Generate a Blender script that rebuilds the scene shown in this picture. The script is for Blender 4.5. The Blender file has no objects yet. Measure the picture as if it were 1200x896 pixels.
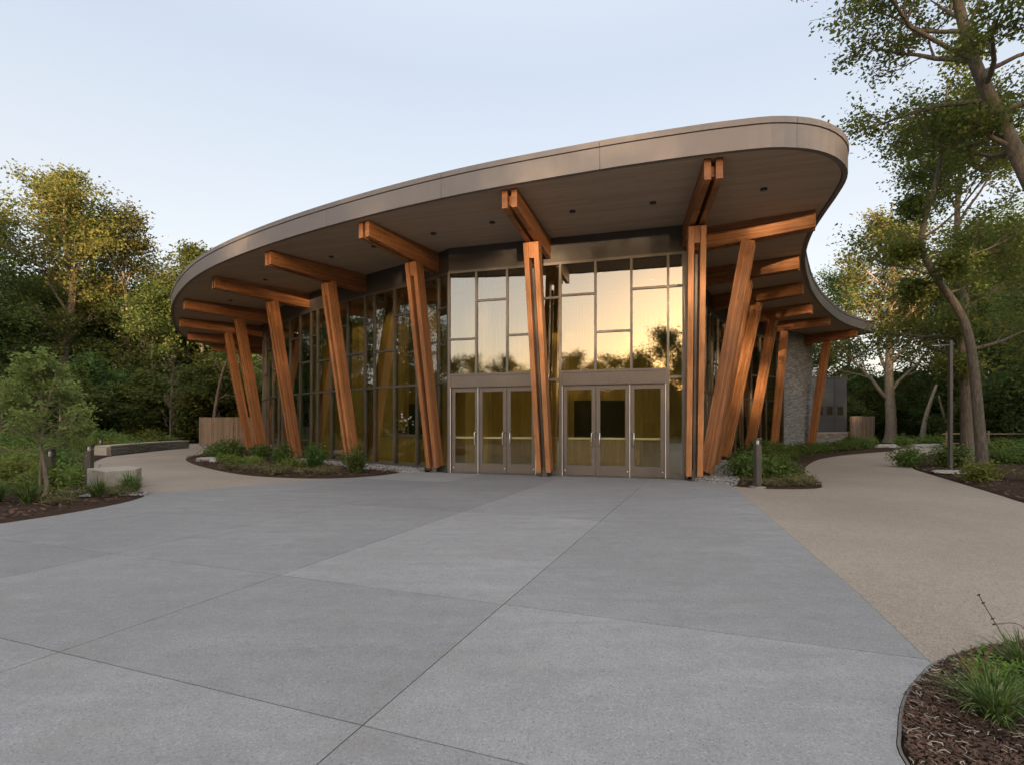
import bpy, bmesh, math, random
import numpy as np
from mathutils import Vector, Matrix, noise as mnoise

sc = bpy.context.scene
COL = sc.collection
R = math.radians
WM = {}                                   # world matrix of every object we build


# ------------------------------------------------------------------ helpers
def lin(r, g, b):
    f = lambda c: c / 12.92 if c <= 0.04045 else ((c + 0.055) / 1.055) ** 2.4
    return (f(r / 255), f(g / 255), f(b / 255), 1)


class MB:
    """collects shapes that become ONE mesh"""
    def __init__(s):
        s.v, s.f = [], []

    def add(s, vs, fs):
        n = len(s.v)
        s.v += [tuple(v) for v in vs]
        s.f += [tuple(i + n for i in f) for f in fs]
        return s

    def box(s, c, size, M=None):
        x, y, z = size[0] / 2, size[1] / 2, size[2] / 2
        vs = [Vector((a * x, b * y, d * z)) for d in (-1, 1) for b in (-1, 1) for a in (-1, 1)]
        vs = [(M @ v if M is not None else v) + Vector(c) for v in vs]
        return s.add(vs, [(0, 2, 3, 1), (4, 5, 7, 6), (0, 1, 5, 4), (2, 6, 7, 3), (0, 4, 6, 2), (1, 3, 7, 5)])

    def bar(s, a, b, z0, z1, th, off=0.0):
        """upright slab between plan points a and b"""
        a, b = Vector(a), Vector(b)
        d = (b - a).normalized()
        n = Vector((d.y, -d.x))
        p = [a + n * (off + th / 2), b + n * (off + th / 2), b + n * (off - th / 2), a + n * (off - th / 2)]
        return s.prism(p, z0, z1)

    def prism(s, poly, z0, z1):
        n = len(poly)
        ar = sum(poly[i][0] * poly[(i + 1) % n][1] - poly[(i + 1) % n][0] * poly[i][1] for i in range(n))
        if ar < 0:
            poly = list(reversed(poly))
        vs = [(p[0], p[1], z0) for p in poly] + [(p[0], p[1], z1) for p in poly]
        fs = [tuple(range(n - 1, -1, -1)), tuple(range(n, 2 * n))]
        fs += [(i, (i + 1) % n, n + (i + 1) % n, n + i) for i in range(n)]
        return s.add(vs, fs)

    def tube(s, pts, rad, sides=8, cap=True):
        pts = [Vector(p) for p in pts]
        vs, fs = [], []
        n = len(pts)
        up = Vector((0.31, 0.17, 0.93))
        u = None
        for i, p in enumerate(pts):
            t = (pts[min(i + 1, n - 1)] - pts[max(i - 1, 0)]).normalized()
            if u is None:
                u = t.cross(up if abs(t.dot(up)) < .95 else Vector((1, 0, 0))).normalized()
            else:
                u = (u - t * u.dot(t)).normalized()
            w = t.cross(u)
            r = rad[i] if hasattr(rad, '__len__') else rad
            for k in range(sides):
                a = 2 * math.pi * k / sides
                vs.append(p + (u * math.cos(a) + w * math.sin(a)) * r)
        for i in range(n - 1):
            for k in range(sides):
                fs.append((i * sides + k, i * sides + (k + 1) % sides, (i + 1) * sides + (k + 1) % sides, (i + 1) * sides + k))
        if cap:
            fs.append(tuple(range(sides - 1, -1, -1)))
            fs.append(tuple(range((n - 1) * sides, n * sides)))
        return s.add(vs, fs)

    def mesh(s, name, smooth=False):
        me = bpy.data.meshes.new(name)
        me.from_pydata(s.v, [], s.f)
        if smooth:
            me.shade_smooth()
        me.update()
        return me


def obj(name, data, mat=None, parent=None, M=None, smooth=False, bevel=0):
    """link ONE mesh object; M is its world matrix"""
    if isinstance(data, MB):
        data = data.mesh(name, smooth)
    o = bpy.data.objects.new(name, data)
    COL.objects.link(o)
    if mat and not data.materials:
        data.materials.append(mat)
    M = M if M is not None else (WM[parent.name] if parent else Matrix())
    WM[o.name] = M
    if parent:
        o.parent = parent
        o.matrix_basis = WM[parent.name].inverted() @ M
    else:
        o.matrix_basis = M
    if bevel:
        m = o.modifiers.new('edge', 'BEVEL')
        m.width, m.segments, m.limit_method = bevel, 2, 'ANGLE'
    return o


def part(name, data, mat, root, smooth=False, bevel=0, M=None):
    """a part whose mesh is written in world coordinates"""
    return obj(name, data, mat, root, M if M is not None else Matrix(), smooth, bevel)


def thing(name, label, cat, loc, rz=0, group=None, scale=1):
    o = bpy.data.objects.new(name, None)
    o.empty_display_size = .2
    COL.objects.link(o)
    WM[o.name] = Matrix.Translation(loc) @ Matrix.Rotation(rz, 4, 'Z') @ Matrix.Diagonal(Vector((scale, scale, scale, 1)) if not hasattr(scale, '__len__') else Vector((*scale, 1)))
    o.matrix_basis = WM[o.name]
    return tag(o, label, cat, group)


def tag(o, label, cat, group=None):
    o['label'] = label
    o['category'] = cat
    if group:
        o['group'] = group
    return o


def setting(name, data, mat, kind='structure', label=None, cat=None, smooth=False):
    o = obj(name, data, mat, smooth=smooth)
    o['kind'] = kind
    if label:
        tag(o, label, cat)
    return o


def dup(src, loc, rz, scale, label=None, group=None):
    r = src.copy()
    COL.objects.link(r)
    sv = Vector((scale, scale, scale, 1)) if not hasattr(scale, '__len__') else Vector((*scale, 1))
    WM[r.name] = Matrix.Translation(loc) @ Matrix.Rotation(rz, 4, 'Z') @ Matrix.Diagonal(sv)
    r.matrix_basis = WM[r.name]
    if label:
        r['label'] = label
    if group:
        r['group'] = group
    for ch in src.children:
        c = ch.copy()
        COL.objects.link(c)
        c.parent = r
    return r


def catmull(P, k=6, closed=False):
    out = []
    n = len(P)
    rng = range(n if closed else n - 1)
    for i in rng:
        g = (lambda j: P[j % n]) if closed else (lambda j: P[max(0, min(n - 1, j))])
        p0, p1, p2, p3 = [Vector(g(i + d)) for d in (-1, 0, 1, 2)]
        for q in range(k):
            t = q / k
            out.append(0.5 * ((2 * p1) + (p2 - p0) * t + (2 * p0 - 5 * p1 + 4 * p2 - p3) * t * t + (3 * p1 - p0 - 3 * p2 + p3) * t ** 3))
    if not closed:
        out.append(Vector(P[-1]))
    return out


def offset(path, d):
    """shift an open plan polyline to its right side by d"""
    out = []
    n = len(path)
    for i in range(n):
        t = (path[min(i + 1, n - 1)] - path[max(i - 1, 0)]).normalized()
        out.append(path[i] + Vector((t.y, -t.x)) * d)
    return out


# ------------------------------------------------------------------ materials
class NT:
    def __init__(s, name):
        s.m = bpy.data.materials.new(name)
        s.m.use_nodes = True
        s.t = s.m.node_tree
        s.t.nodes.clear()
        s.out = s.n('ShaderNodeOutputMaterial')

    def n(s, typ, **kw):
        nd = s.t.nodes.new(typ)
        for k, v in kw.items():
            setattr(nd, k, v)
        return nd

    def set(s, sock, v):
        if isinstance(v, bpy.types.NodeSocket):
            s.t.links.new(v, sock)
        elif v is not None:
            if hasattr(sock.default_value, '__len__') and len(sock.default_value) == 4 and len(v) == 3:
                v = (*v, 1)
            sock.default_value = v

    def coord(s, kind='Object'):
        if kind == 'Position':
            return s.n('ShaderNodeNewGeometry').outputs['Position']
        return s.n('ShaderNodeTexCoord').outputs[kind]

    def mapping(s, v, scale=(1, 1, 1), rot=(0, 0, 0), loc=(0, 0, 0)):
        m = s.n('ShaderNodeMapping')
        s.set(m.inputs['Vector'], v)
        m.inputs['Scale'].default_value = scale
        m.inputs['Rotation'].default_value = rot
        m.inputs['Location'].default_value = loc
        return m.outputs[0]

    def noise(s, v, scale, detail=4, rough=.55, dist=0):
        m = s.n('ShaderNodeTexNoise')
        s.set(m.inputs['Vector'], v)
        m.inputs['Scale'].default_value = scale
        m.inputs['Detail'].default_value = detail
        m.inputs['Roughness'].default_value = rough
        m.inputs['Distortion'].default_value = dist
        return m.outputs['Fac']

    def vor(s, v, scale, out='Distance', feature='F1'):
        m = s.n('ShaderNodeTexVoronoi', feature=feature)
        s.set(m.inputs['Vector'], v)
        m.inputs['Scale'].default_value = scale
        return m.outputs[out]

    def ramp(s, fac, stops, interp='LINEAR'):
        m = s.n('ShaderNodeValToRGB')
        m.color_ramp.interpolation = interp
        el = m.color_ramp.elements
        while len(el) < len(stops):
            el.new(.5)
        for e, (p, c) in zip(el, stops):
            e.position = p
            e.color = (c, c, c, 1) if not hasattr(c, '__len__') else ((*c, 1) if len(c) == 3 else c)
        s.set(m.inputs[0], fac)
        return m.outputs[0]

    def mix(s, fac, a, b, blend='MIX'):
        m = s.n('ShaderNodeMix', data_type='RGBA', blend_type=blend)
        s.set(m.inputs[0], fac)
        s.set(m.inputs[6], a)
        s.set(m.inputs[7], b)
        return m.outputs[2]

    def math(s, op, a, b=0.0, c=None):
        m = s.n('ShaderNodeMath', operation=op)
        s.set(m.inputs[0], a)
        s.set(m.inputs[1], b)
        if c is not None:
            s.set(m.inputs[2], c)
        return m.outputs[0]

    def attr(s, name, out='Fac', typ='GEOMETRY'):
        m = s.n('ShaderNodeAttribute', attribute_name=name, attribute_type=typ)
        return m.outputs[out]

    def bump(s, h, strength=.3, dist=.01, normal=None):
        m = s.n('ShaderNodeBump')
        m.inputs['Strength'].default_value = strength
        m.inputs['Distance'].default_value = dist
        s.set(m.inputs['Height'], h)
        if normal is not None:
            s.set(m.inputs['Normal'], normal)
        return m.outputs[0]

    def pbr(s, color, rough=.6, metallic=0.0, normal=None, spec=.5):
        p = s.n('ShaderNodeBsdfPrincipled')
        s.set(p.inputs['Base Color'], color)
        s.set(p.inputs['Roughness'], rough)
        s.set(p.inputs['Metallic'], metallic)
        s.set(p.inputs['Specular IOR Level'], spec)
        if normal is not None:
            s.set(p.inputs['Normal'], normal)
        s.t.links.new(p.outputs[0], s.out.inputs[0])
        return s.m


def m_concrete(name, base, tone=True, warm=0):
    t = NT(name)
    P = t.coord('Position')
    big = t.noise(P, .35, 3, .5)
    st = t.noise(t.mapping(P, (.45, 2.6, 1), (0, 0, R(20))), 1.6, 6, .65, .5)
    mid = t.noise(P, 7, 6, .7)
    fine = t.noise(P, 75, 4, .8)
    fine2 = t.noise(P, 230, 2, .7)
    spk = t.vor(P, 120, 'Color')
    ss = t.n('ShaderNodeSeparateColor')
    t.set(ss.inputs[0], spk)
    c = t.mix(t.ramp(big, [(.32, 0), (.68, 1)]), tuple(x * .78 for x in base), tuple(x * 1.1 for x in base))
    c = t.mix(t.math('MULTIPLY', t.ramp(st, [(.42, 0), (.66, 1)]), .6), c, tuple(x * .66 for x in base))
    c = t.mix(t.math('MULTIPLY', t.ramp(mid, [(.35, 0), (.7, 1)]), .4), c, tuple(x * 1.2 for x in base))
    cl = t.noise(t.mapping(P, (1, 1.3, 1), (0, 0, .5)), 2.6, 7, .68, .6)
    c = t.mix(t.math('MULTIPLY', t.ramp(cl, [(.40, 0), (.62, 1)]), .42), c, tuple(x * .70 for x in base))
    c = t.mix(t.ramp(fine, [(.34, .38), (.58, 0)]), c, tuple(x * .5 for x in base))
    c = t.mix(t.ramp(fine2, [(.36, .45), (.55, 0)]), c, tuple(x * .45 for x in base))
    c = t.mix(t.ramp(ss.outputs[0], [(.80, 0), (1, .30)]), c, tuple(min(1, x * 1.5) for x in base))
    c = t.mix(t.ramp(ss.outputs[1], [(.80, 0), (1, .6)]), c, tuple(x * .4 for x in base))
    spot = t.vor(t.mapping(P, (1, 1, 1), (0, 0, .4)), 2.1)
    c = t.mix(t.ramp(spot, [(.012, .75), (.02, 0)]), c, tuple(x * .3 for x in base))
    stain = t.noise(t.mapping(P, (1, 1.6, 1), (0, 0, .9)), 1.1, 5, .6, 1.2)
    c = t.mix(t.ramp(stain, [(.54, 0), (.70, .34)]), c, (base[0] * .70, base[1] * .64, base[2] * .55))
    if tone:
        a = t.attr('tone')
        c = t.mix(1.0, c, t.ramp(a, [(0, .84), (1, 1.10)]), 'MULTIPLY')
    n = t.bump(t.math('ADD', fine, t.math('MULTIPLY', mid, .4)), .35, .004)
    return t.pbr(c, t.ramp(big, [(.3, .72), (.7, .86)]), 0, n, .35)


def m_path():
    t = NT('exposed_aggregate')
    P = t.coord('Position')
    b = t.noise(P, .4, 4, .55)
    c = t.mix(t.ramp(b, [(.3, 0), (.7, 1)]), (.345, .275, .205), (.445, .36, .275))
    m = t.noise(P, 7, 6, .7)
    c = t.mix(t.math('MULTIPLY', t.ramp(m, [(.35, 0), (.7, 1)]), .35), c, (.25, .20, .165))
    v = t.vor(P, 105, 'Color')
    vv = t.n('ShaderNodeSeparateColor')
    t.set(vv.inputs[0], v)
    c = t.mix(t.ramp(vv.outputs[0], [(.0, .6), (.5, 0)]), c, (.13, .10, .08))
    c = t.mix(t.ramp(vv.outputs[1], [(.72, 0), (1, .6)]), c, (.46, .40, .34))
    d = t.vor(P, 95)
    n = t.bump(d, .5, .004)
    return t.pbr(c, .85, 0, n, .3)


def m_mulch():
    t = NT('bark_mulch')
    P = t.coord('Position')
    a = t.noise(t.mapping(P, (1, 2.2, 1), (0, 0, .6)), 42, 5, .7, .8)
    b = t.noise(P, 1.5, 3)
    v = t.vor(t.mapping(P, (1, 2.4, 1), (0, 0, 1.9)), 38, 'Color')
    s = t.n('ShaderNodeSeparateColor')
    t.set(s.inputs[0], v)
    c = t.ramp(a, [(.3, (.020, .011, .007)), (.5, (.066, .036, .023)), (.75, (.125, .074, .048))])
    c = t.mix(t.ramp(s.outputs[0], [(.5, 0), (1, .5)]), c, (.085, .05, .032))
    c = t.mix(t.math('MULTIPLY', b, .3), c, (.10, .07, .045))
    n = t.bump(t.math('ADD', a, s.outputs[1]), 1, .02)
    return t.pbr(c, .95, 0, n, .15)


def m_glulam(name, dark=1.0):
    t = NT(name)
    O = t.coord('Object')
    rnd = t.n('ShaderNodeObjectInfo').outputs['Random']
    off = t.n('ShaderNodeCombineXYZ')
    t.set(off.inputs[2], t.math('MULTIPLY', rnd, 40))
    va = t.n('ShaderNodeVectorMath', operation='ADD')
    t.set(va.inputs[0], O)
    t.set(va.inputs[1], off.outputs[0])
    V = va.outputs[0]
    g = t.noise(t.mapping(V, (26, 26, .9)), 1.6, 6, .65, .5)
    g2 = t.noise(t.mapping(V, (90, 90, 2.2)), 1, 4, .6)
    sep = t.n('ShaderNodeSeparateXYZ')
    t.set(sep.inputs[0], V)
    ly = t.math('FLOOR', t.math('DIVIDE', sep.outputs[1], .044))
    lz = t.math('FLOOR', t.math('DIVIDE', t.math('ADD', sep.outputs[2], t.math('MULTIPLY', ly, 1.37)), 2.9))
    wn = t.n('ShaderNodeTexWhiteNoise', noise_dimensions='2D')
    cmb = t.n('ShaderNodeCombineXYZ')
    t.set(cmb.inputs[0], ly)
    t.set(cmb.inputs[1], lz)
    t.set(wn.inputs['Vector'], cmb.outputs[0])
    k = dark
    c = t.ramp(g, [(.28, (.24 * k, .095 * k, .037 * k)), (.5, (.44 * k, .185 * k, .068 * k)), (.74, (.58 * k, .275 * k, .115 * k))])
    c = t.mix(t.ramp(g2, [(.3, .5), (.55, 0)]), c, (.13 * k, .045 * k, .014 * k))
    c = t.mix(1.0, c, t.ramp(wn.outputs[0], [(0, .66), (1, 1.15)]), 'MULTIPLY')
    # glue lines between the laminations
    fr = t.math('ABSOLUTE', t.math('SUBTRACT', t.math('FRACT', t.math('DIVIDE', sep.outputs[1], .044)), .5))
    c = t.mix(t.ramp(fr, [(.42, 0), (.5, .65)]), c, (.10 * k, .035 * k, .012 * k))
    # knots
    kn = t.vor(t.mapping(V, (5, 5, 1.1)), 1.3)
    c = t.mix(t.ramp(kn, [(.05, .7), (.11, 0)]), c, (.07 * k, .024 * k, .01 * k))
    c = t.mix(1.0, c, t.ramp(rnd, [(0, (.80, .78, .76)), (1, (1.10, 1.10, 1.12))]), 'MULTIPLY')
    wx = t.noise(V, 1.1, 4, .6)
    c = t.mix(t.math('MULTIPLY', t.ramp(wx, [(.45, 0), (.7, 1)]), .35), c, (.22 * k, .095 * k, .045 * k))
    n = t.bump(g2, .12, .003)
    return t.pbr(c, .5, 0, n, .35)


def m_boards(name, cols, width=.14, axis='v', scale=1, rough=.6, lo=.78, hi=1.15, gapk=.75):
    """vertical boards on any upright wall (axis v) or flat planks along rot"""
    t = NT(name)
    P = t.coord('Position')
    sep = t.n('ShaderNodeSeparateXYZ')
    if axis == 'v':
        V = t.mapping(P, (1, 1, 1), (0, 0, 0))
        t.set(sep.inputs[0], V)
        along = sep.outputs[2]
        across = t.math('ADD', sep.outputs[0], t.math('MULTIPLY', sep.outputs[1], -.55))
    else:
        V = t.mapping(P, (1, 1, 1), (0, 0, axis))
        t.set(sep.inputs[0], V)
        along, across = sep.outputs[0], sep.outputs[1]
    q = t.math('DIVIDE', across, width)
    ix = t.math('FLOOR', q)
    ph = t.math('MULTIPLY', t.math('FRACT', t.math('MULTIPLY', ix, .6180339)), 3.6)
    iy = t.math('FLOOR', t.math('DIVIDE', t.math('ADD', along, ph), 3.6))
    wn = t.n('ShaderNodeTexWhiteNoise', noise_dimensions='2D')
    cmb = t.n('ShaderNodeCombineXYZ')
    t.set(cmb.inputs[0], ix)
    t.set(cmb.inputs[1], iy)
    t.set(wn.inputs['Vector'], cmb.outputs[0])
    gv = t.n('ShaderNodeCombineXYZ')
    t.set(gv.inputs[0], t.math('MULTIPLY', across, 30))
    t.set(gv.inputs[1], t.math('MULTIPLY', along, 1.2))
    t.set(gv.inputs[2], t.math('MULTIPLY', ix, 3.1))
    g = t.noise(gv.outputs[0], 1, 5, .62, .4)
    c = t.ramp(g, [(.25, cols[0]), (.55, cols[1]), (.8, cols[2])])
    c = t.mix(1.0, c, t.ramp(wn.outputs[0], [(0, lo), (1, hi)]), 'MULTIPLY')
    fr = t.math('ABSOLUTE', t.math('SUBTRACT', t.math('FRACT', q), .5))
    edge = t.ramp(fr, [(.465, 0), (.49, 1)])
    c = t.mix(t.math('MULTIPLY', edge, gapk), c, tuple(x * .22 for x in cols[0]))
    n = t.bump(t.math('SUBTRACT', t.math('MULTIPLY', g, .2), edge), .5, .006)
    return t.pbr(c, rough, 0, n, .3)


def m_metal(name, base, rough=.4, metallic=.6, var=.12):
    t = NT(name)
    P = t.coord('Position')
    a = t.noise(P, 1.7, 4, .6)
    b = t.noise(t.mapping(P, (1, 1, .15)), 14, 5, .7)
    c = t.mix(t.ramp(a, [(.3, 0), (.7, 1)]), tuple(x * (1 - var) for x in base), tuple(x * (1 + var) for x in base))
    c = t.mix(t.math('MULTIPLY', t.ramp(b, [(.5, 0), (.8, 1)]), .25), c, tuple(x * .72 for x in base))
    return t.pbr(c, t.ramp(a, [(.2, rough - .06), (.8, rough + .1)]), metallic)


def m_simple(name, base, rough=.6, metallic=0.0, scale=20, var=.2, bump=.2):
    t = NT(name)
    P = t.coord('Position')
    a = t.noise(P, scale, 6, .65)
    c = t.mix(t.ramp(a, [(.3, 0), (.7, 1)]), tuple(x * (1 - var) for x in base), tuple(x * (1 + var) for x in base))
    return t.pbr(c, rough, metallic, t.bump(a, bump, .006))


def m_stone(name='ledge_stone'):
    t = NT(name)
    P = t.coord('Position')
    sep = t.n('ShaderNodeSeparateXYZ')
    t.set(sep.inputs[0], P)
    cm = t.n('ShaderNodeCombineXYZ')
    t.set(cm.inputs[0], t.math('ADD', sep.outputs[0], t.math('MULTIPLY', sep.outputs[1], .9)))
    t.set(cm.inputs[1], sep.outputs[2])
    br = t.n('ShaderNodeTexBrick')
    t.set(br.inputs['Vector'], cm.outputs[0])
    br.inputs['Scale'].default_value = 1
    br.inputs['Brick Width'].default_value = .42
    br.inputs['Row Height'].default_value = .085
    br.inputs['Mortar Size'].default_value = .006
    br.inputs['Color1'].default_value = (.22, .21, .195, 1)
    br.inputs['Color2'].default_value = (.42, .395, .365, 1)
    br.inputs['Mortar'].default_value = (.05, .05, .05, 1)
    br.offset_frequency, br.squash_frequency, br.squash = 2, 3, 1.4
    a = t.noise(P, 16, 6, .7)
    c = t.mix(t.ramp(a, [(.3, .5), (.6, 0)]), br.outputs['Color'], (.10, .095, .09))
    h = t.math('SUBTRACT', t.math('MULTIPLY', a, .6), br.outputs['Fac'])
    return t.pbr(c, .85, 0, t.bump(h, .8, .02), .3)


def m_glass(name, tint, refl, gcol):
    t = NT(name)
    fr = t.n('ShaderNodeFresnel')
    fr.inputs['IOR'].default_value = 1.5
    P = t.coord('Position')
    wob = t.bump(t.noise(P, .55, 2, .5), .06, .05)
    fac = t.math('MINIMUM', t.math('ADD', t.math('MULTIPLY', fr.outputs[0], .9), refl), 1.0)
    bf = t.n('ShaderNodeNewGeometry').outputs['Backfacing']      # the inner face of the sheet adds no second mirror
    fac = t.math('MULTIPLY', fac, t.math('SUBTRACT', 1.0, bf))
    tr = t.n('ShaderNodeBsdfTransparent')
    tr.inputs[0].default_value = (*tint, 1)
    gl = t.n('ShaderNodeBsdfGlossy')
    gl.inputs['Color'].default_value = (*gcol, 1)
    gl.inputs['Roughness'].default_value = .005
    t.set(gl.inputs['Normal'], wob)
    mx = t.n('ShaderNodeMixShader')
    t.set(mx.inputs[0], fac)
    t.t.links.new(tr.outputs[0], mx.inputs[1])
    t.t.links.new(gl.outputs[0], mx.inputs[2])
    t.t.links.new(mx.outputs[0], t.out.inputs[0])
    return t.m


def m_leaf(name, stops, trans=.35, hue=.03, val=.25):
    t = NT(name)
    tone = t.attr('tone')
    rnd = t.n('ShaderNodeObjectInfo').outputs['Random']
    c = t.ramp(tone, stops)
    hs = t.n('ShaderNodeHueSaturation')
    t.set(hs.inputs['Color'], c)
    t.set(hs.inputs['Hue'], t.math('ADD', .5 - hue, t.math('MULTIPLY', rnd, hue * 2)))
    t.set(hs.inputs['Value'], t.math('ADD', 1 - val, t.math('MULTIPLY', rnd, val * 2)))
    d = t.n('ShaderNodeBsdfPrincipled')
    t.set(d.inputs['Base Color'], hs.outputs[0])
    d.inputs['Roughness'].default_value = .7
    d.inputs['Specular IOR Level'].default_value = .12
    tl = t.n('ShaderNodeBsdfTranslucent')
    t.set(tl.inputs[0], hs.outputs[0])
    mx = t.n('ShaderNodeMixShader')
    mx.inputs[0].default_value = trans
    t.t.links.new(d.outputs[0], mx.inputs[1])
    t.t.links.new(tl.outputs[0], mx.inputs[2])
    t.t.links.new(mx.outputs[0], t.out.inputs[0])
    return t.m


def m_bark(name, a, b):
    t = NT(name)
    O = t.coord('Object')
    g = t.noise(t.mapping(O, (1, 1, .22)), 22, 6, .7, .6)
    l = t.noise(O, 2.2, 3)
    c = t.ramp(g, [(.32, tuple(x * .45 for x in a)), (.5, a), (.7, b)])
    c = t.mix(t.math('MULTIPLY', l, .4), c, (.10, .11, .08))
    return t.pbr(c, .9, 0, t.bump(g, .9, .03), .2)


M_PLAZA = m_concrete('plaza_concrete', (.36, .345, .332))
M_JOINT = m_simple('joint_filler', (.045, .045, .042), .95)
M_PATH = m_path()
M_MULCH = m_mulch()
M_CHIP = m_simple('bark_chip', (.105, .058, .037), .95, 0, 8, .7)
M_STRAW = m_simple('dry_straw', (.42, .36, .27), .9, 0, 6, .5)
M_EARTH = m_simple('forest_floor', (.045, .055, .022), .95, 0, .9, .5, .6)
M_WOOD = m_glulam('glulam_timber')
M_SOFFIT = m_boards('soffit_planks', ((.36, .265, .19), (.42, .32, .235), (.47, .365, .275)), .135, R(16), 1, .6, .91, 1.06, .4)
M_FASCIA = m_metal('fascia_metal', (.185, .158, .142), .42, .3, .06)
M_BRONZE = m_metal('bronze_frame', (.165, .135, .112), .45, .4)
M_MULL = m_metal('mullion_metal', (.155, .14, .125), .4, .6)
M_BAND = m_metal('dark_band', (.085, .075, .068), .5, .4)
M_STEEL = m_metal('steel_shoe', (.13, .115, .105), .5, .6)
M_CHROME = m_metal('brushed_handle', (.62, .60, .57), .28, .9)
M_BRIGHT = m_metal('aluminium_strip', (.75, .72, .68), .4, .3)
M_GLASS = m_glass('clear_glazing', (.80, .775, .62), .18, (.92, .905, .85))
M_GLASSD = m_glass('door_glazing', (.88, .855, .70), .04, (1.0, .95, .82))
M_INWOOD = m_boards('interior_boards', ((.36, .27, .11), (.50, .385, .175), (.60, .475, .24)), .16, 'v', 1, .6, .86, 1.1, .35)
M_INFLOOR = m_simple('interior_floor', (.42, .40, .36), .3, 0, 3, .1, .02)
M_DARK = m_simple('black_and_shade', (.02, .02, .02), .6)  # black parts, and the painted shade of the inner wall openings
M_COUNTER = m_simple('counter_top', (.5, .46, .38), .4)
M_STONE = m_stone()
M_ANNEX = m_metal('grey_cladding', (.075, .078, .082), .55, .2)
M_CEDAR = m_boards('fence_boards', ((.15, .11, .075), (.25, .185, .135), (.33, .25, .185)), .11, 'v', 1, .85)
M_EDGING = m_concrete('edging_concrete', (.24, .215, .185), False)
M_BLOCK = m_concrete('stone_block', (.52, .455, .365), False)
M_ROCK = m_simple('pale_rock', (.36, .34, .31), .9, 0, 9, .3, .6)
M_PEBBLE = m_simple('river_pebble', (.27, .25, .225), .85, 0, 17, .75, .2)
M_BOLL = m_metal('bollard_paint', (.11, .095, .08), .5, .4)
M_LENS = m_simple('lamp_lens', (.7, .68, .6), .3)
M_BARK = m_bark('grey_brown_bark', (.13, .10, .075), (.24, .19, .145))
M_BARKL = m_bark('pale_bark', (.27, .20, .14), (.42, .33, .24))
M_LEAF = m_leaf('woodland_leaves', [(0, (.042, .068, .022)), (.5, (.085, .125, .034)), (1, (.165, .19, .05))], .45)
M_LEAFG = m_leaf('turning_leaves', [(0, (.055, .080, .022)), (.5, (.125, .14, .036)), (1, (.24, .19, .05))], .45, .012)
M_LEAFM = m_leaf('maple_leaves', [(0, (.055, .088, .02)), (.5, (.11, .15, .034)), (.86, (.165, .185, .042)), (1, (.24, .165, .045))], .5, .01, .1)
M_LEAFS = m_leaf('sapling_leaves', [(0, (.12, .155, .04)), (.5, (.22, .265, .075)), (1, (.31, .34, .11))], .5, .01, .1)
M_SHRUB = m_leaf('shrub_leaves', [(0, (.045, .085, .022)), (.5, (.095, .15, .035)), (1, (.18, .235, .06))], .35, .025, .25)
M_LIME = m_leaf('perennial_leaves', [(0, (.09, .13, .026)), (.5, (.20, .26, .055)), (1, (.33, .36, .10))], .45, .03, .2)
M_DRY = m_leaf('dry_groundcover', [(0, (0.090, 0.078, 0.033)), (.5, (0.180, 0.165, 0.068)), (1, (0.300, 0.270, 0.120))], .2, .02, .2)
M_BLADE = m_leaf('grass_blades', [(0, (.045, .082, .021)), (.5, (.112, .18, .042)), (.86, (.22, .28, .08)), (.95, (.36, .31, .16))], .35, .015, .15)

# ------------------------------------------------------------------ ground, plaza, paths, beds
NEARBED = [(4.6, -1.3), (3.0, -1.0), (2.1, -.3), (1.65, .7), (1.56, 1.6), (1.68, 2.25), (1.84, 2.52), (2.09, 2.82), (2.37, 3.07), (2.55, 3.21), (2.78, 3.34), (3.07, 3.46), (3.41, 3.53), (4.2, 3.6), (5.4, 3.4), (6.2, 2.2), (6.0, 0), (5.4, -1.0)]
LEFT_EDGE = [(-14, 1.0), (-10.5, 4.2), (-8.6, 6.1), (-7.75, 7.2), (-7.35, 8.3), (-7.22, 9.2), (-7.25, 10.0), (-7.45, 10.7), (-7.77, 11.1)]
LEFT_PATH = [(-7.77, 11.1), (-8.51, 11.99), (-10.11, 13.62), (-11.92, 15.24), (-14.71, 18.35), (-16.46, 20.91), (-18.12, 23.66), (-18.6, 25.2), (-19.3, 28.2), (-20.2, 32), (-22, 36), (-25, 41)]
BEDL_FRONT = [(-3.3, 16.15), (-3.87, 14.98), (-4.83, 14.3), (-6.31, 14.5), (-8.0, 15.5), (-10.44, 17.98), (-12.46, 20.43), (-14.17, 23.05), (-15.3, 26), (-16.6, 30), (-18.2, 36), (-20.5, 41)]
BEDR = [(4.86, 13.62), (5.05, 13.2), (5.28, 12.49), (5.8, 12.0), (6.67, 11.97), (7.2, 12.3), (7.55, 13.0), (8.1, 14.27), (8.9, 16.05), (10.2, 18.35), (12.7, 21.93), (15.6, 24.97), (18.5, 27.24), (20.8, 29.0), (23, 31.5), (27, 34.5), (36, 37), (50, 38)]
RBED = [(50, 35.5), (36, 34.2), (27.45, 31.6), (21.7, 27.0), (18.0, 23.5), (16.2, 21.8), (15.75, 20.9), (15.2, 19.9), (13.36, 17.63), (12.25, 15.5), (10.98, 12.84), (10.08, 10.96), (9.5, 9.77), (9.4, 8.9), (9.9, 8.2), (12, 7.6), (18, 7)]
cm = lambda P, k=5: [(p.x, p.y) for p in catmull([Vector(p) for p in P], k)]
nb = cm(NEARBED + [NEARBED[0]])
le, lp, bl, br_, rb = cm(LEFT_EDGE), cm(LEFT_PATH), cm(BEDL_FRONT), cm(BEDR), cm(RBED)
i255 = min(range(len(nb)), key=lambda i: (nb[i][0] - 2.55) ** 2 + (nb[i][1] - 3.21) ** 2)
ib = min(range(len(bl)), key=lambda i: (bl[i][0] + 4.83) ** 2 + (bl[i][1] - 14.3) ** 2)
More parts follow.
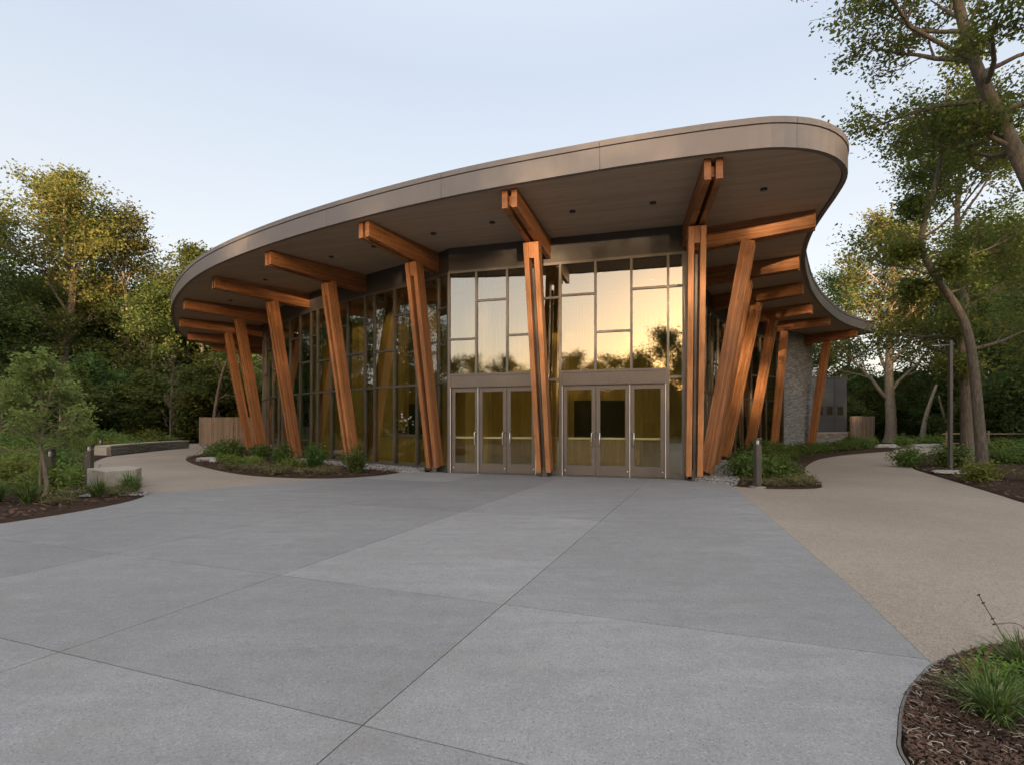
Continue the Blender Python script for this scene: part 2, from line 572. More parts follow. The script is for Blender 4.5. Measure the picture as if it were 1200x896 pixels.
DOOR_A, DOOR_E = Vector((-1.89, 16.05)), Vector((.96, -.28)).normalized()
SEAM = [(2.55, 3.21), (3.0, 4.6), (3.56, 6.61), (4.3, 9.2), (5.16, 12.32)]

plaza_poly = [(1.56, -14), (4.6, -14), (4.6, -1.3)] + nb[1:i255 + 1] + SEAM[1:] + [(5.25, 12.75), (5.0, 13.3), (4.75, 13.75)]
plaza_poly += [(4.58, 14.0), (-1.9, 15.9), (-2.3, 16.2)] + bl[:ib + 1] + [(-5.76, 13.22), (-6.77, 12.1)] + list(reversed(le)) + [(-14, -14)]
path_l = bl[ib:] + list(reversed(lp)) + [(-6.77, 12.1), (-5.76, 13.22)]
path_r = SEAM[1:] + [(5.25, 12.55)] + br_[2 * 5 + 1:] + rb + [(18, 3.4), (7.5, 3.2), (6.1, 2.6)] + list(reversed(nb[i255:14 * 5 + 1]))


def inside(p, poly):
    c = False
    n = len(poly)
    for i in range(n):
        x1, y1 = poly[i][0], poly[i][1]
        x2, y2 = poly[i - 1][0], poly[i - 1][1]
        if (y1 > p[1]) != (y2 > p[1]) and p[0] < (x2 - x1) * (p[1] - y1) / (y2 - y1) + x1:
            c = not c
    return c


def polymesh(poly, z, name):
    bm = bmesh.new()
    vs = [bm.verts.new((p[0], p[1], z)) for p in poly]
    f = bm.faces.new(vs)
    if f.normal.z < 0:
        f.normal_flip()
    bm.normal_update()
    if bm.faces[:][0].normal.z < 0:
        bmesh.ops.reverse_faces(bm, faces=bm.faces[:])
    return bm


def tomesh(bm, name):
    me = bpy.data.meshes.new(name)
    bm.to_mesh(me)
    bm.free()
    return me


def slab_sheet(name, poly, mat, joints, thick=.1, gap=.004, z=0.0, seed=3):
    """a pavement cut into real slabs with open joints between them"""
    rg = random.Random(seed)
    bm = polymesh(poly, z, name)
    bmesh.ops.triangulate(bm, faces=bm.faces[:])
    bmesh.ops.dissolve_limit(bm, angle_limit=.001, verts=bm.verts[:], edges=bm.edges[:])
    for co, no in joints:
        bmesh.ops.bisect_plane(bm, geom=bm.verts[:] + bm.edges[:] + bm.faces[:], dist=1e-5, plane_co=co, plane_no=no)
    bmesh.ops.inset_individual(bm, faces=bm.faces[:], thickness=gap, use_even_offset=True)
    # the rims left by the inset are the open joints: keep the inner faces only
    inner = [f for f in bm.faces if f.calc_area() / max(1e-6, f.calc_perimeter()) > gap * 1.5]
    vs, fs, tone = [], [], []
    for f in inner:
        n0, n = len(vs), len(f.verts)
        co = [v.co.copy() for v in f.verts]
        if f.normal.z < 0:
            co.reverse()
        vs += [(c.x, c.y, z) for c in co] + [(c.x, c.y, z - thick) for c in co]
        k = rg.random()
        fs.append(tuple(range(n0, n0 + n)))
        tone.append(k)
        for i in range(n):
            j = (i + 1) % n
            fs.append((n0 + i, n0 + n + i, n0 + n + j, n0 + j))
            tone.append(k)
    bm.free()
    me = bpy.data.meshes.new(name)
    me.from_pydata(vs, [], fs)
    me.attributes.new('tone', 'FLOAT', 'FACE').data.foreach_set('value', tone)
    me.update()
    return setting(name, me, mat)


u1, u2 = Vector((.355, .935, 0)), Vector((.935, -.355, 0))
J = [(u2 * s, u2) for s in (-1.58, -3.9, -6.3, -8.7)] + [(u1 * t_, u1) for t_ in (-6, -3.9, -1.8, .25, 2.13, 3.97, 7.95, 11.9)]
slab_sheet('plaza', plaza_poly, M_PLAZA, J)
slab_sheet('curving_path', path_l, M_PATH, [((-11, 17, 0), (.6, .8, 0)), ((-15, 23, 0), (.5, .86, 0))], gap=.003, z=-.004)
o = slab_sheet('aggregate_path', path_r, M_PATH, [((7.0, 8.9, 0), Vector((.80, .60, 0))), ((9, 14, 0), (.2, .98, 0)), ((15, 22.5, 0), (.6, .8, 0))], gap=.003, z=-.004)
gm = MB()
ring = [(300 * math.cos(a), 20 + 300 * math.sin(a), -.2) for a in [k * math.tau / 48 for k in range(48)]]
gm.add(ring, [tuple(range(48))])
setting('ground', gm, M_EARTH)
jb = MB()
jb.prism([(-14, -14), (5, -14), (5.3, 13), (-2, 16.2), (-8, 11.2), (-8, 6)], -.09, -.03)
setting('plaza_base', jb, M_JOINT)
jb2 = MB()
for poly in (path_l, path_r):
    b2 = polymesh(poly, -.045, 'x')
    bmesh.ops.triangulate(b2, faces=b2.faces[:])
    jb2.add([v.co for v in b2.verts], [tuple(v.index for v in f.verts) for f in b2.faces] if not b2.verts.index_update() else [])
    b2.free()
setting('path_base', jb2, M_JOINT)


def mound(name, poly, mat, h=.06, z=-.025, step=.5, depth=.15):
    """bed surface: a gently lumpy sheet that ends along poly"""
    bm = polymesh(poly, z, name)
    bmesh.ops.triangulate(bm, faces=bm.faces[:])
    xs = [p[0] for p in poly]
    ys = [p[1] for p in poly]
    if step:
        for a in np.arange(min(xs) + step, max(xs), step):
            bmesh.ops.bisect_plane(bm, geom=bm.verts[:] + bm.edges[:] + bm.faces[:], dist=1e-5, plane_co=(a, 0, 0), plane_no=(1, 0, 0))
        for a in np.arange(min(ys) + step, max(ys), step):
            bmesh.ops.bisect_plane(bm, geom=bm.verts[:] + bm.edges[:] + bm.faces[:], dist=1e-5, plane_co=(0, a, 0), plane_no=(0, 1, 0))
    bd = {v for e in bm.edges if e.is_boundary for v in e.verts}
    pp = np.array(poly)
    for v in bm.verts:
        if v in bd:
            continue
        d = float(np.min(np.hypot(pp[:, 0] - v.co.x, pp[:, 1] - v.co.y)))
        v.co.z += h * min(1, d / .6) * (.6 + .8 * mnoise.noise(Vector((v.co.x * 1.7, v.co.y * 1.7, 3)))) + .015 * mnoise.noise(v.co * 6)
    ext = bmesh.ops.extrude_edge_only(bm, edges=[e for e in bm.edges if e.is_boundary])
    for g in ext['geom']:
        if isinstance(g, bmesh.types.BMVert):
            g.co.z -= depth
    bmesh.ops.recalc_face_normals(bm, faces=bm.faces[:])
    me = tomesh(bm, name)
    me.shade_smooth()
    return setting(name, me, mat)


bed_near = nb[:-1]
bed_left = le + lp[1:] + [(-40, 44), (-46, 20), (-34, 2), (-20, -2)]
bed_bld = bl[:] + [(-17.5, 40), (-15.2, 36), (-14.2, 32), (-13.0, 29), (-11, 25.3), (-8.2, 22.0), (-5.3, 19.3), (-3.5, 17.6), (-2.6, 16.75)]
bed_right = br_[2 * 5:16 * 5] + [(27, 37), (19.5, 35), (18.6, 32.8), (15, 29.7), (13, 27.9), (10.9, 25.9), (8.4, 22.5), (6.2, 18.4), (5.6, 16.0), (5.75, 14.5)]
bed_r2 = rb[2 * 5:] + [(30, 8), (34, 24)]
mound('planting_bed', bed_near, M_MULCH, .05, -.03, .12)
mound('planting_bed', bed_left, M_MULCH, .10, -.02, .8)
mound('planting_bed', bed_bld, M_MULCH, .07, -.02, .5)
mound('planting_bed', bed_right, M_MULCH, .08, -.02, .6)
mound('planting_bed', bed_r2, M_MULCH, .10, -.02, .8)
# thin concrete edging round the corner bed
eb = MB()
nbv = [Vector(p) for p in nb[:14 * 5 + 3]]
side = 1 if inside(offset(nbv, .05)[40], nb) else -1
if side > 0:
    strip_q = (nbv, offset(nbv, .013))
else:
    strip_q = (nbv, offset(nbv, -.013))
nq = len(nbv)
eb.add([(p.x, p.y, .003) for p in strip_q[0]] + [(p.x, p.y, .003) for p in strip_q[1]] + [(p.x, p.y, -.1) for p in strip_q[1]],
       [(k, k + 1, nq + k + 1, nq + k) for k in range(nq - 1)] + [(nq + k, nq + k + 1, 2 * nq + k + 1, 2 * nq + k) for k in range(nq - 1)])
setting('bed_edging', eb, M_EDGING)
# strips of loose stone at the foot of the glass
grav_l = [(-3.3, 16.15), (-2.7, 16.35), (-2.75, 16.75), (-5.3, 19.2), (-8.3, 21.9), (-9.0, 21.6), (-6.2, 18.7), (-4.2, 16.6)]
grav_r = [(4.7, 13.72), (4.95, 13.25), (5.4, 12.75), (5.85, 13.5), (6.3, 15.0), (7.4, 17.6), (8.4, 19.6), (8.0, 21.3), (6.2, 18.2), (4.85, 14.2)]


def edge_dist(p, poly):
    a = np.array(poly)
    return float(np.min(np.hypot(a[:, 0] - p[0], a[:, 1] - p[1])))


def sample(poly, n, rg, keep=None):
    xs = [p[0] for p in poly]
    ys = [p[1] for p in poly]
    out = []
    for _ in range(n * 60):
        p = (rg.uniform(min(xs), max(xs)), rg.uniform(min(ys), max(ys)))
        if inside(p, poly) and (keep is None or keep(p)):
            out.append(p)
            if len(out) == n:
                break
    return out


def rocks_mesh(pts, smin, smax, rg, flat=.6, z=.0):
    b = MB()
    for (x, y) in pts:
        s = rg.uniform(smin, smax)
        M = Matrix.Rotation(rg.uniform(0, 6.3), 3, 'Z') @ Matrix.Rotation(rg.uniform(-.4, .4), 3, 'X') @ Matrix.Diagonal((s * rg.uniform(.8, 1.4), s * rg.uniform(.7, 1), s * flat * rg.uniform(.8, 1.3)))
        vs = [M @ Vector(v) * rg.uniform(.88, 1.1) + Vector((x, y, z + s * flat * .3)) for v in
              [(0, 0, 1), (.72, 0, .55), (0, .72, .55), (-.72, 0, .55), (0, -.72, .55), (.72, .7, 0), (-.7, .72, 0), (-.72, -.7, 0), (.7, -.72, 0), (0, 0, -.6)]]
        fs = [(0, 1, 2), (0, 2, 3), (0, 3, 4), (0, 4, 1), (1, 5, 2), (2, 6, 3), (3, 7, 4), (4, 8, 1), (5, 6, 2), (6, 7, 3), (7, 8, 4), (8, 5, 1), (5, 9, 6), (6, 9, 7), (7, 9, 8), (8, 9, 5)]
        b.add(vs, fs)
    return b


rg = random.Random(11)
for poly, n, s0, s1 in ((grav_l, 1500, .02, .05), (grav_r, 2200, .02, .055)):
    b = MB()
    b.prism(poly, -.1, .045)
    rk = rocks_mesh(sample(poly, n, rg), s0, s1, rg, .7, .05)
    b.add(rk.v, rk.f)
    setting('gravel', b, M_PEBBLE, 'stuff', 'pale loose gravel strip at the foot of the glass wall', 'gravel', True)


def chips(pts, l0, l1, rg, z):
    b = MB()
    for (x, y) in pts:
        l = rg.uniform(l0, l1)
        M = Matrix.Rotation(rg.uniform(0, 6.3), 3, 'Z') @ Matrix.Rotation(rg.uniform(-.45, .45), 3, 'Y') @ Matrix.Rotation(rg.uniform(-.5, .5), 3, 'X')
        b.box((x, y, z + rg.uniform(0, .02)), (l, l * rg.uniform(.16, .5), l * rg.uniform(.07, .16)), M)
    return b


vis = lambda p: p[1] > 1.9 and p[0] < p[1] * .99 + .25
setting('bark_chips', chips(sample(bed_near, 11000, rg, lambda p: vis(p) and edge_dist(p, nb) > .035), .006, .030, rg, .01), M_CHIP, 'stuff', 'dark loose bark chips covering the corner bed', 'bark chips')
b = MB()
for x, y in sample(bed_near, 270, rg, lambda p: vis(p) and p[0] < 2.5 + rg.random() * .9 and edge_dist(p, nb) > .03):
    l, a_, k_ = rg.uniform(.012, .06), rg.uniform(0, 6.3), rg.uniform(-.5, .5)
    z_ = .03 + rg.uniform(0, .015)
    b.tube([(x, y, z_), (x + math.cos(a_) * l * .5, y + math.sin(a_) * l * .5, z_ + rg.uniform(-.002, .006)), (x + math.cos(a_ + k_) * l, y + math.sin(a_ + k_) * l, z_)], rg.uniform(.0009, .0022), 4)
setting('pale_straw', b, M_STRAW, 'stuff', 'pale dry straw scattered on the dark mulch of the corner bed', 'straw')
for poly, n, kp, wh in ((bed_left, 2600, lambda p: p[0] > -16 and p[1] < 22 and edge_dist(p, le + lp) < 3.2, 'bed by the stone block'), (bed_bld, 1800, lambda p: p[1] < 24, 'bed along the glass wall'), (bed_right, 1300, lambda p: p[1] < 19, 'bed at the right columns'), (bed_r2, 2600, lambda p: p[1] < 24 and edge_dist(p, rb) < 4, 'bed round the leaning trees')):
    setting('bark_chips', chips(sample(poly, n, rg, kp), .03, .11, rg, .05), M_CHIP, 'stuff', 'loose brown bark chips on the ' + wh, 'bark chips')

# ------------------------------------------------------------------ the building
bld = thing('visitor_centre', 'curved glass hall under a sweeping flat roof carried on leaning timber columns', 'building', (0, 18, 0))
Z_SOF, Z_HEAD, Z_TR = 6.76, 6.05, 2.72
E_MAIN = [(-13, 47), (-17.5, 42.5), (-20.2, 36.7), (-20.1, 32.8), (-19.0, 30), (-17.45, 27.2), (-15.6, 24.2), (-13.6, 21.5), (-11.5, 19.1), (-9.4, 17.2), (-6.8, 15.3), (-3.93, 13.55), (-1.17, 12.15), (1.6, 11.06), (3.3, 10.5), (4.35, 10.22), (5.05, 10.1), (5.75, 10.17), (6.35, 10.43), (6.87, 10.87), (7.22, 11.4), (7.52, 12.2), (7.85, 13.25), (8.27, 14.5), (8.87, 15.9), (9.65, 17.4), (10.75, 19.2), (12.35, 21.6), (14.75, 24.7), (17.65, 27.9), (20.9, 30.5)]
E_BACK = [(20.9, 30.5), (20.2, 33.2), (16, 40), (9, 45.5), (0, 48.5), (-7, 48.8), (-13, 47)]
edge = catmull([Vector(p) for p in E_MAIN], 7)
back = catmull([Vector(p) for p in E_BACK], 5)
outline = edge[:-1] + back[:-1]


def resample(path, ds):
    L = [0]
    for a, b in zip(path, path[1:]):
        L.append(L[-1] + (b - a).length)
    out, j = [], 0
    k = max(1, round(L[-1] / ds))
    for q in range(k + 1):
        s = L[-1] * q / k
        while j < len(L) - 2 and L[j + 1] < s:
            j += 1
        t = (s - L[j]) / max(1e-9, L[j + 1] - L[j])
        out.append(path[j].lerp(path[j + 1], t))
    return out


def strip(b, path, z0, z1, th, off):
    """closed band following a plan path (outer face at off)"""
    o_, i_ = offset(path, off), offset(path, off - th)
    n = len(path)
    vs = [(p.x, p.y, z0) for p in o_] + [(p.x, p.y, z1) for p in o_] + [(p.x, p.y, z0) for p in i_] + [(p.x, p.y, z1) for p in i_]
    fs = []
    for k in range(n - 1):
        fs += [(k, k + 1, n + k + 1, n + k), (2 * n + k + 1, 2 * n + k, 3 * n + k, 3 * n + k + 1),
               (n + k, n + k + 1, 3 * n + k + 1, 3 * n + k), (k + 1, k, 2 * n + k, 2 * n + k + 1)]
    fs += [(0, n, 3 * n, 2 * n), (n - 1, 3 * n - 1, 4 * n - 1, 2 * n - 1)]
    b.add(vs, fs)


# walking the front edge left to right, outside is on the right-hand side
full = edge + back[1:]
fine = resample(full, .25)
fas, cap, shadow = MB(), MB(), MB()
step = 15
for k in range(0, len(fine) - 1, step):
    seg = fine[k:min(k + step + 1, len(fine))]
    if len(seg) < 2:
        continue
    seg = seg[:]
    d0, d1 = (seg[1] - seg[0]).normalized(), (seg[-1] - seg[-2]).normalized()
    seg[0], seg[-1] = seg[0] + d0 * .004, seg[-1] - d1 * .004
    strip(fas, seg, 6.735, 7.185, .10, 0)
    strip(cap, seg, 7.2, 7.32, .14, .02)
strip(shadow, fine, 6.77, 7.24, .04, -.105)
part('fascia', fas, M_FASCIA, bld)
part('roof_cap', cap, M_FASCIA, bld)
part('fascia_backing', shadow, M_BAND, bld)
inner = offset(fine, -.12)


def fill(poly, z, down=False):
    bm = bmesh.new()
    vs = [bm.verts.new((p.x, p.y, z)) for p in poly]
    es = [bm.edges.new((vs[i], vs[(i + 1) % len(vs)])) for i in range(len(vs))]
    bmesh.ops.triangle_fill(bm, use_beauty=True, edges=es, normal=(0, 0, -1 if down else 1))
    return bm


part('soffit', tomesh(fill(inner[:-1], Z_SOF, True), 'soffit'), M_SOFFIT, bld)
part('roof_deck', tomesh(fill(offset(fine, -.15)[:-1], 7.27), 'roof_deck'), M_ANNEX, bld)

# glass line: left curve, door front, right curve
WALL_L = [(-15.7, 36.5), (-15.0, 32.5), (-13.4, 28.6), (-11.2, 25.0), (-8.3, 21.65), (-5.25, 18.95), (-2.75, 16.95), (DOOR_A.x, DOOR_A.y)]
WALL_R = [(4.62, 14.15), (5.15, 15.6), (6.25, 18.1), (8.35, 22.1), (10.85, 25.55), (13.0, 27.7), (14.95, 29.25)]
wl, wr = catmull([Vector(p) for p in WALL_L], 8), catmull([Vector(p) for p in WALL_R], 8)
front = [DOOR_A + DOOR_E * s for s in (0, .88, 1.839, 2.764, 3.414, 4.408, 5.389, 6.354, 6.75)]
bandp = resample(wl[:-1] + [front[0], front[-1]] + wr[1:], .6)
bm_ = MB()
strip(bm_, wl[:-1] + [front[0], front[-1]] + wr[1:], Z_HEAD + .002, Z_SOF - .002, .16, .05)
part('wall_band', bm_, M_BAND, bld)


def bay(a, b, levels, last=False, z0=0.0, glass=M_GLASS, base_h=.14):
    """one bay of the curtain wall: mullion, rails and panes"""
    a, b = Vector(a), Vector(b)
    d = (b - a).normalized()
    L = (b - a).length
    n = Vector((d.y, -d.x))
    f, g = MB(), MB()
    mw, dp = .065, .17

    def blk(s0, s1, zz0, zz1, dep, out=0):
        p = [a + d * s0 + n * (dep / 2 + out), a + d * s1 + n * (dep / 2 + out), a + d * s1 - n * (dep / 2 - out), a + d * s0 - n * (dep / 2 - out)]
        return p
    f.prism(blk(-mw / 2, mw / 2, 0, 0, dp), z0, Z_HEAD)
    if last:
        f.prism(blk(L - mw / 2, L + mw / 2, 0, 0, dp), z0, Z_HEAD)
    zs = [z0 + base_h] if z0 < .5 else [z0 + .04]
    f.prism(blk(mw / 2, L - mw / 2, 0, 0, dp - .012), z0, zs[0])
    for z in levels:
        f.prism(blk(mw / 2, L - mw / 2, 0, 0, dp - .012), z - .03, z + .03)
    f.prism(blk(mw / 2, L - mw / 2, 0, 0, dp - .012), Z_HEAD - .07, Z_HEAD)
    lo = zs[0]
    for z in list(levels) + [Z_HEAD - .04]:
        top = z - .03
        g.prism(blk(mw / 2 - .004, L - mw / 2 + .004, 0, 0, .014, .03), lo - .003, top + .003)
        lo = z + .03
    w = part('window', f, M_MULL, bld)
    part('pane', g, glass, w)
    return w


# left run: narrow bay behind each column, three wide ones between
acc = resample(list(reversed(wl)), .02)
tot = len(acc) - 1
pos, k, marks = 0.0, 0, [0]
pat = [.56, 1.08, 1.12, 1.08]
while True:
    pos += pat[k % 4]
    i = round(pos / .02)
    if i >= tot - 15:
        break
    marks.append(i)
    k += 1
marks.append(tot)
lv = [(2.72, 5.0), (2.72, 4.0), (2.72, 5.1), (2.72, 3.95)]
for q in range(len(marks) - 1):
    bay(acc[marks[q + 1]], acc[marks[q]], lv[q % 4], q == 0)
# door front
TOPS = [(4.0, 5.6), (5.12,), (4.05,), (2.72, 5.05), (5.1,), (4.02,), (5.15,), (2.72, 5.15)]
for q, tops in enumerate(TOPS):
    door_bay = q not in (3, 7)
    if q == 0:
        tops = (4.0,)
    bay(front[q], front[q + 1], tops, q == 7, 2.93 if door_bay else 0.0)
# right run
acc = resample(wr, .02)
marks, pos, k = [0], 0.0, 0
pat = [.7, 1.1, 1.1, 1.1]
while True:
    pos += pat[k % 4]
    i = round(pos / .02)
    if i >= len(acc) - 16:
        break
    marks.append(i)
    k += 1
marks.append(len(acc) - 1)
for q in range(len(marks) - 1):
    bay(acc[marks[q]], acc[marks[q + 1]], lv[q % 4], q == len(marks) - 2)

# doors
dn = Vector((DOOR_E.y, -DOOR_E.x))


def dq(s, o_):
    p = DOOR_A + DOOR_E * s + dn * o_
    return (p.x, p.y)


def dbox(b, s0, s1, o0, o1, z0, z1):
    return b.prism([dq(s0, o0), dq(s1, o0), dq(s1, o1), dq(s0, o1)], z0, z1)


for (s0, s1, sides) in ((0.0, 2.764, 'RRL'), (3.414, 6.354, 'RLL')):
    fr = MB()
    jw = .075
    dbox(fr, s0 - .034, s0 + jw, -.10, .09, 0, 2.93)
    dbox(fr, s1 - jw, s1 + .034, -.10, .09, 0, 2.93)
    dbox(fr, s0 + jw, s1 - jw, -.08, .08, 2.58, 2.925)
    dbox(fr, s0 + jw, s1 - jw, -.10, .095, 2.555, 2.58)
    dbox(fr, s0 + jw, s1 - jw, -.10, .098, 2.905, 2.93)
    dbox(fr, s0 + jw, s1 - jw, -.06, .07, 0, .02)
    frame = part('door_frame', fr, M_BRONZE, bld, bevel=.004)
    ws = (s1 - s0 - 2 * jw) / 3
    for s in (s0 + jw - .018, s1 - jw + .001, s0 + jw + ws * (2 if s0 > 1 else 1) - .01):
        sm = MB()
        dbox(sm, s, s + .018, .086, .1, .0, 2.55)
        part('weather_strip_glint', sm, M_BRIGHT, frame)  # weather stripping whose bright colour paints in the light reflected along it
    for q in range(3):
        a, b = s0 + jw + ws * q + .006, s0 + jw + ws * (q + 1) - .006
        lf = MB()
        st = .115
        dbox(lf, a, a + st, -.02, .03, .025, 2.55)
        dbox(lf, b - st, b, -.02, .03, .025, 2.55)
        dbox(lf, a + st, b - st, -.02, .029, 2.42, 2.55)
        dbox(lf, a + st, b - st, -.02, .029, .025, .30)
        leaf = part('door', lf, M_BRONZE, bld, bevel=.004)
        gl = MB()
        dbox(gl, a + st - .004, b - st + .004, .0, .012, .296, 2.424)
        part('pane', gl, M_GLASSD, leaf)
        pb = MB()
        dbox(pb, a + st * .7, b - st * .7, -.10, -.05, 1.03, 1.085)
        dbox(pb, a + st * .7, a + st * .7 + .05, -.05, -.02, 1.03, 1.085)
        dbox(pb, b - st * .7 - .05, b - st * .7, -.05, -.02, 1.03, 1.085)
        part('push_bar', pb, M_BRIGHT, leaf)
        hs = a + st * .5 if sides[q] == 'L' else b - st * .5
        h3 = lambda o_, z: (*dq(hs, o_), z)
        hd = MB()
        so_ = .05 if sides[q] == 'L' else -.05
        h4 = lambda z: (*dq(hs + so_, .10), z)
        hd.tube([h3(.03, .86), h3(.08, .86), h4(.88), h4(1.21), h3(.08, 1.23), h3(.03, 1.23)], .017, 8)
        part('pull_handle', hd, M_CHROME, leaf, True)
        bt = MB()
        bt.tube([(*dq(b - st * .5 if q else a + st * .5, .03), .16), (*dq(b - st * .5 if q else a + st * .5, .05), .16)], .022, 10)
        part('door_bumper', bt, M_BRIGHT, leaf, True)

# timber: beams (tip -> wall) and leaning columns (base -> top)
FR = [  # tip, column top, wall end, column foot
    ((4.02, 10.55), (4.45, 12.75), (4.72, 14.1), (4.72, 13.75)),
    ((-.06, 11.95), (.53, 13.9), (.95, 15.2), (.92, 14.9)),
    ((-3.88, 13.85), (-2.9, 15.6), (-2.3, 16.75), (-2.37, 16.25)),
    ((-7.5, 16.25), (-6.2, 17.85), (-5.3, 18.95), (-5.65, 18.75)),
    ((-10.75, 19.05), (-9.35, 20.6), (-8.3, 21.7), (-8.75, 21.45)),
    ((-13.95, 22.5), (-12.35, 23.95), (-11.25, 25.0), (-11.7, 24.85)),
    ((-16.65, 26.5), (-14.9, 27.75), (-13.5, 28.7), (-14.05, 28.4)),
    ((-18.8, 30.7), (-16.95, 31.55), (-15.2, 32.4), (-16.0, 32.1)),
    ((-20.0, 35.2), (-18.2, 35.6), (-15.8, 36.3), (-17.2, 35.9)),
    ((7.6, 13.25), (6.24, 13.95), (4.72, 14.75), (5.3, 14.4)),
    ((9.1, 16.75), (7.8, 17.5), (5.9, 18.6), (6.9, 18.05)),
    ((10.95, 19.9), (9.7, 20.95), (7.9, 22.4), (8.75, 21.75)),
    ((13.2, 23.3), (12.05, 24.4), (10.5, 25.9), (11.25, 25.1)),
    ((15.75, 26.2), (14.05, 27.3), (12.6, 28.3), (13.75, 27.75)),
    ((19.3, 29.6), (18.3, 30.75), (17.4, 31.7), (17.75, 31.4)),
]


def frame_from(origin, zax, yhint):
    z = zax.normalized()
    x = yhint.cross(z).normalized()
    y = z.cross(x)
    M = Matrix((x, y, z)).transposed().to_4x4()
    M.translation = origin
    return M


def beam_h(t):           # depth of the beam from tip (0) to wall (1)
    return .42 + .17 * t


for i, (tip, ct, we, foot) in enumerate(FR):
    tip, ct, we, foot = [Vector(p) for p in (tip, ct, we, foot)]
    d2 = (we - tip)
    L = d2.length
    d3 = Vector((d2.x, d2.y, 0)).normalized()
    M = frame_from(Vector((tip.x, tip.y, Z_SOF - .004)), d3, Vector((0, 0, -1)))   # local z along, local y down
    ysign = (M.to_3x3() @ Vector((0, 1, 0))).z
    b = MB()
    for sx in (-1, 1):
        x0, x1 = sorted((sx * .045, sx * .18))
        vs = []
        for z, h in ((0, beam_h(0)), (L, beam_h(1))):
            for x, y in ((x0, 0), (x1, 0), (x1, h), (x0, h)):
                vs.append((x, y if ysign < 0 else -y, z))
        b.add(vs, [(0, 1, 2, 3), (7, 6, 5, 4), (0, 4, 5, 1), (1, 5, 6, 2), (2, 6, 7, 3), (3, 7, 4, 0)])
    me = b.mesh('beam')
    bmm = bmesh.new()
    bmm.from_mesh(me)
    bmesh.ops.recalc_face_normals(bmm, faces=bmm.faces[:])
    bmm.to_mesh(me)
    bmm.free()
    bo = part('beam', me, M_WOOD, bld, M=M, bevel=.006)
    for z in (.25, L * .55, L * .8):
        sp = MB()
        sp.box((0, (.2 if ysign < 0 else -.2), z), (.088, .22, .18))
        part('spacer_block', sp, M_WOOD, bo, M=M)
    # column
    t = (ct - tip).length / L
    zt = Z_SOF - .004 - beam_h(t) - .004
    zb = .17
    top, bot = Vector((ct.x, ct.y, zt)), Vector((foot.x, foot.y, zb))
    ax = top - bot
    CL = ax.length
    M = frame_from(bot, ax, d3)          # local y radial, local x across
    b = MB()
    lean = ax.normalized().dot(Vector((d3.x, d3.y, 0)))
    dpt, cut = .34, .34 * lean / math.sqrt(max(1e-6, 1 - lean * lean)) / 2
    for sx in (-1, 1):
        x0, x1 = sorted((sx * .07, sx * .205))
        vs = []
        for z, sg in ((0, 1), (CL, 1)):
            for x, y in ((x0, -dpt / 2), (x1, -dpt / 2), (x1, dpt / 2), (x0, dpt / 2)):
                zz = z - (y / (dpt / 2)) * cut        # level cuts at top and foot
                vs.append((x, y, zz))
        b.add(vs, [(3, 2, 1, 0), (4, 5, 6, 7), (0, 1, 5, 4), (1, 2, 6, 5), (2, 3, 7, 6), (3, 0, 4, 7)])
    co = part('column', b, M_WOOD, bld, M=M, bevel=.006)
    sh = MB()
    sh.box((0, .02, CL * .45), (.06, .14, CL * .88))
    part('steel_core', sh, M_STEEL, co, M=M)
    ft = MB()
    ft.box((foot.x, foot.y, .1), (.13, .13, .34))
    ft.box((foot.x, foot.y, -.02), (.34, .34, .06))
    part('steel_shoe', ft, M_STEEL, co)
    for z in (.22, .34, .46, CL - .18, CL - .34):
        for sx in (-1, 1):
            bolt = MB()
            bolt.tube([Vector((sx * .2, 0, z)), Vector((sx * .222, 0, z))], .02, 8)
            part('bolt', bolt, M_STEEL, co, M=M)
    tb = MB()
    tb.box((0, 0, CL - .22), (.136, dpt * .8, .4))
    part('spacer_block', tb, M_WOOD, co, M=M)

for x, y in [(1.51, 13.2), (3.38, 12.69), (5.69, 11.95), (-.52, 13.92), (-2.19, 14.74), (-4.13, 15.8), (-5.73, 16.77), (-9.06, 19.44), (-12.06, 22.66)]:
    b = MB()
    b.tube([(x, y, Z_SOF - .03), (x, y, Z_SOF - .002)], .075, 20)
    dl = part('downlight', b, M_DARK, bld, True)
    b = MB()
    b.tube([(x, y, Z_SOF - .036), (x, y, Z_SOF - .0305)], [.04, .05], 16)
    part('lens', b, M_STEEL, dl, True)

# stone end wall, back wall
b = MB()
b.prism([(14.98, 29.3), (18.4, 32.4), (18.9, 35.5), (16, 37.5), (14.6, 31)], -.1, Z_SOF - .004)
part('stone_wall', b, M_STONE, bld)
b = MB()
bk = [Vector(p) for p in [(-15.7, 36.5), (-13, 43), (-5, 46), (6, 44), (16, 37.2)]]
strip(b, list(reversed(bk)), -.1, Z_SOF - .004, .25, 0)
part('rear_wall', b, M_ANNEX, bld)
b = MB()
b.prism([(p.x, p.y) for p in wl] + [tuple(front[-1])] + [(p.x, p.y) for p in wr[1:]] + [(14.9, 31), (16, 37), (6, 43.8), (-5, 45.8), (-12.8, 42.8), (-15.6, 36.6)], -.1, .006)
part('interior_floor', b, M_INFLOOR, bld)
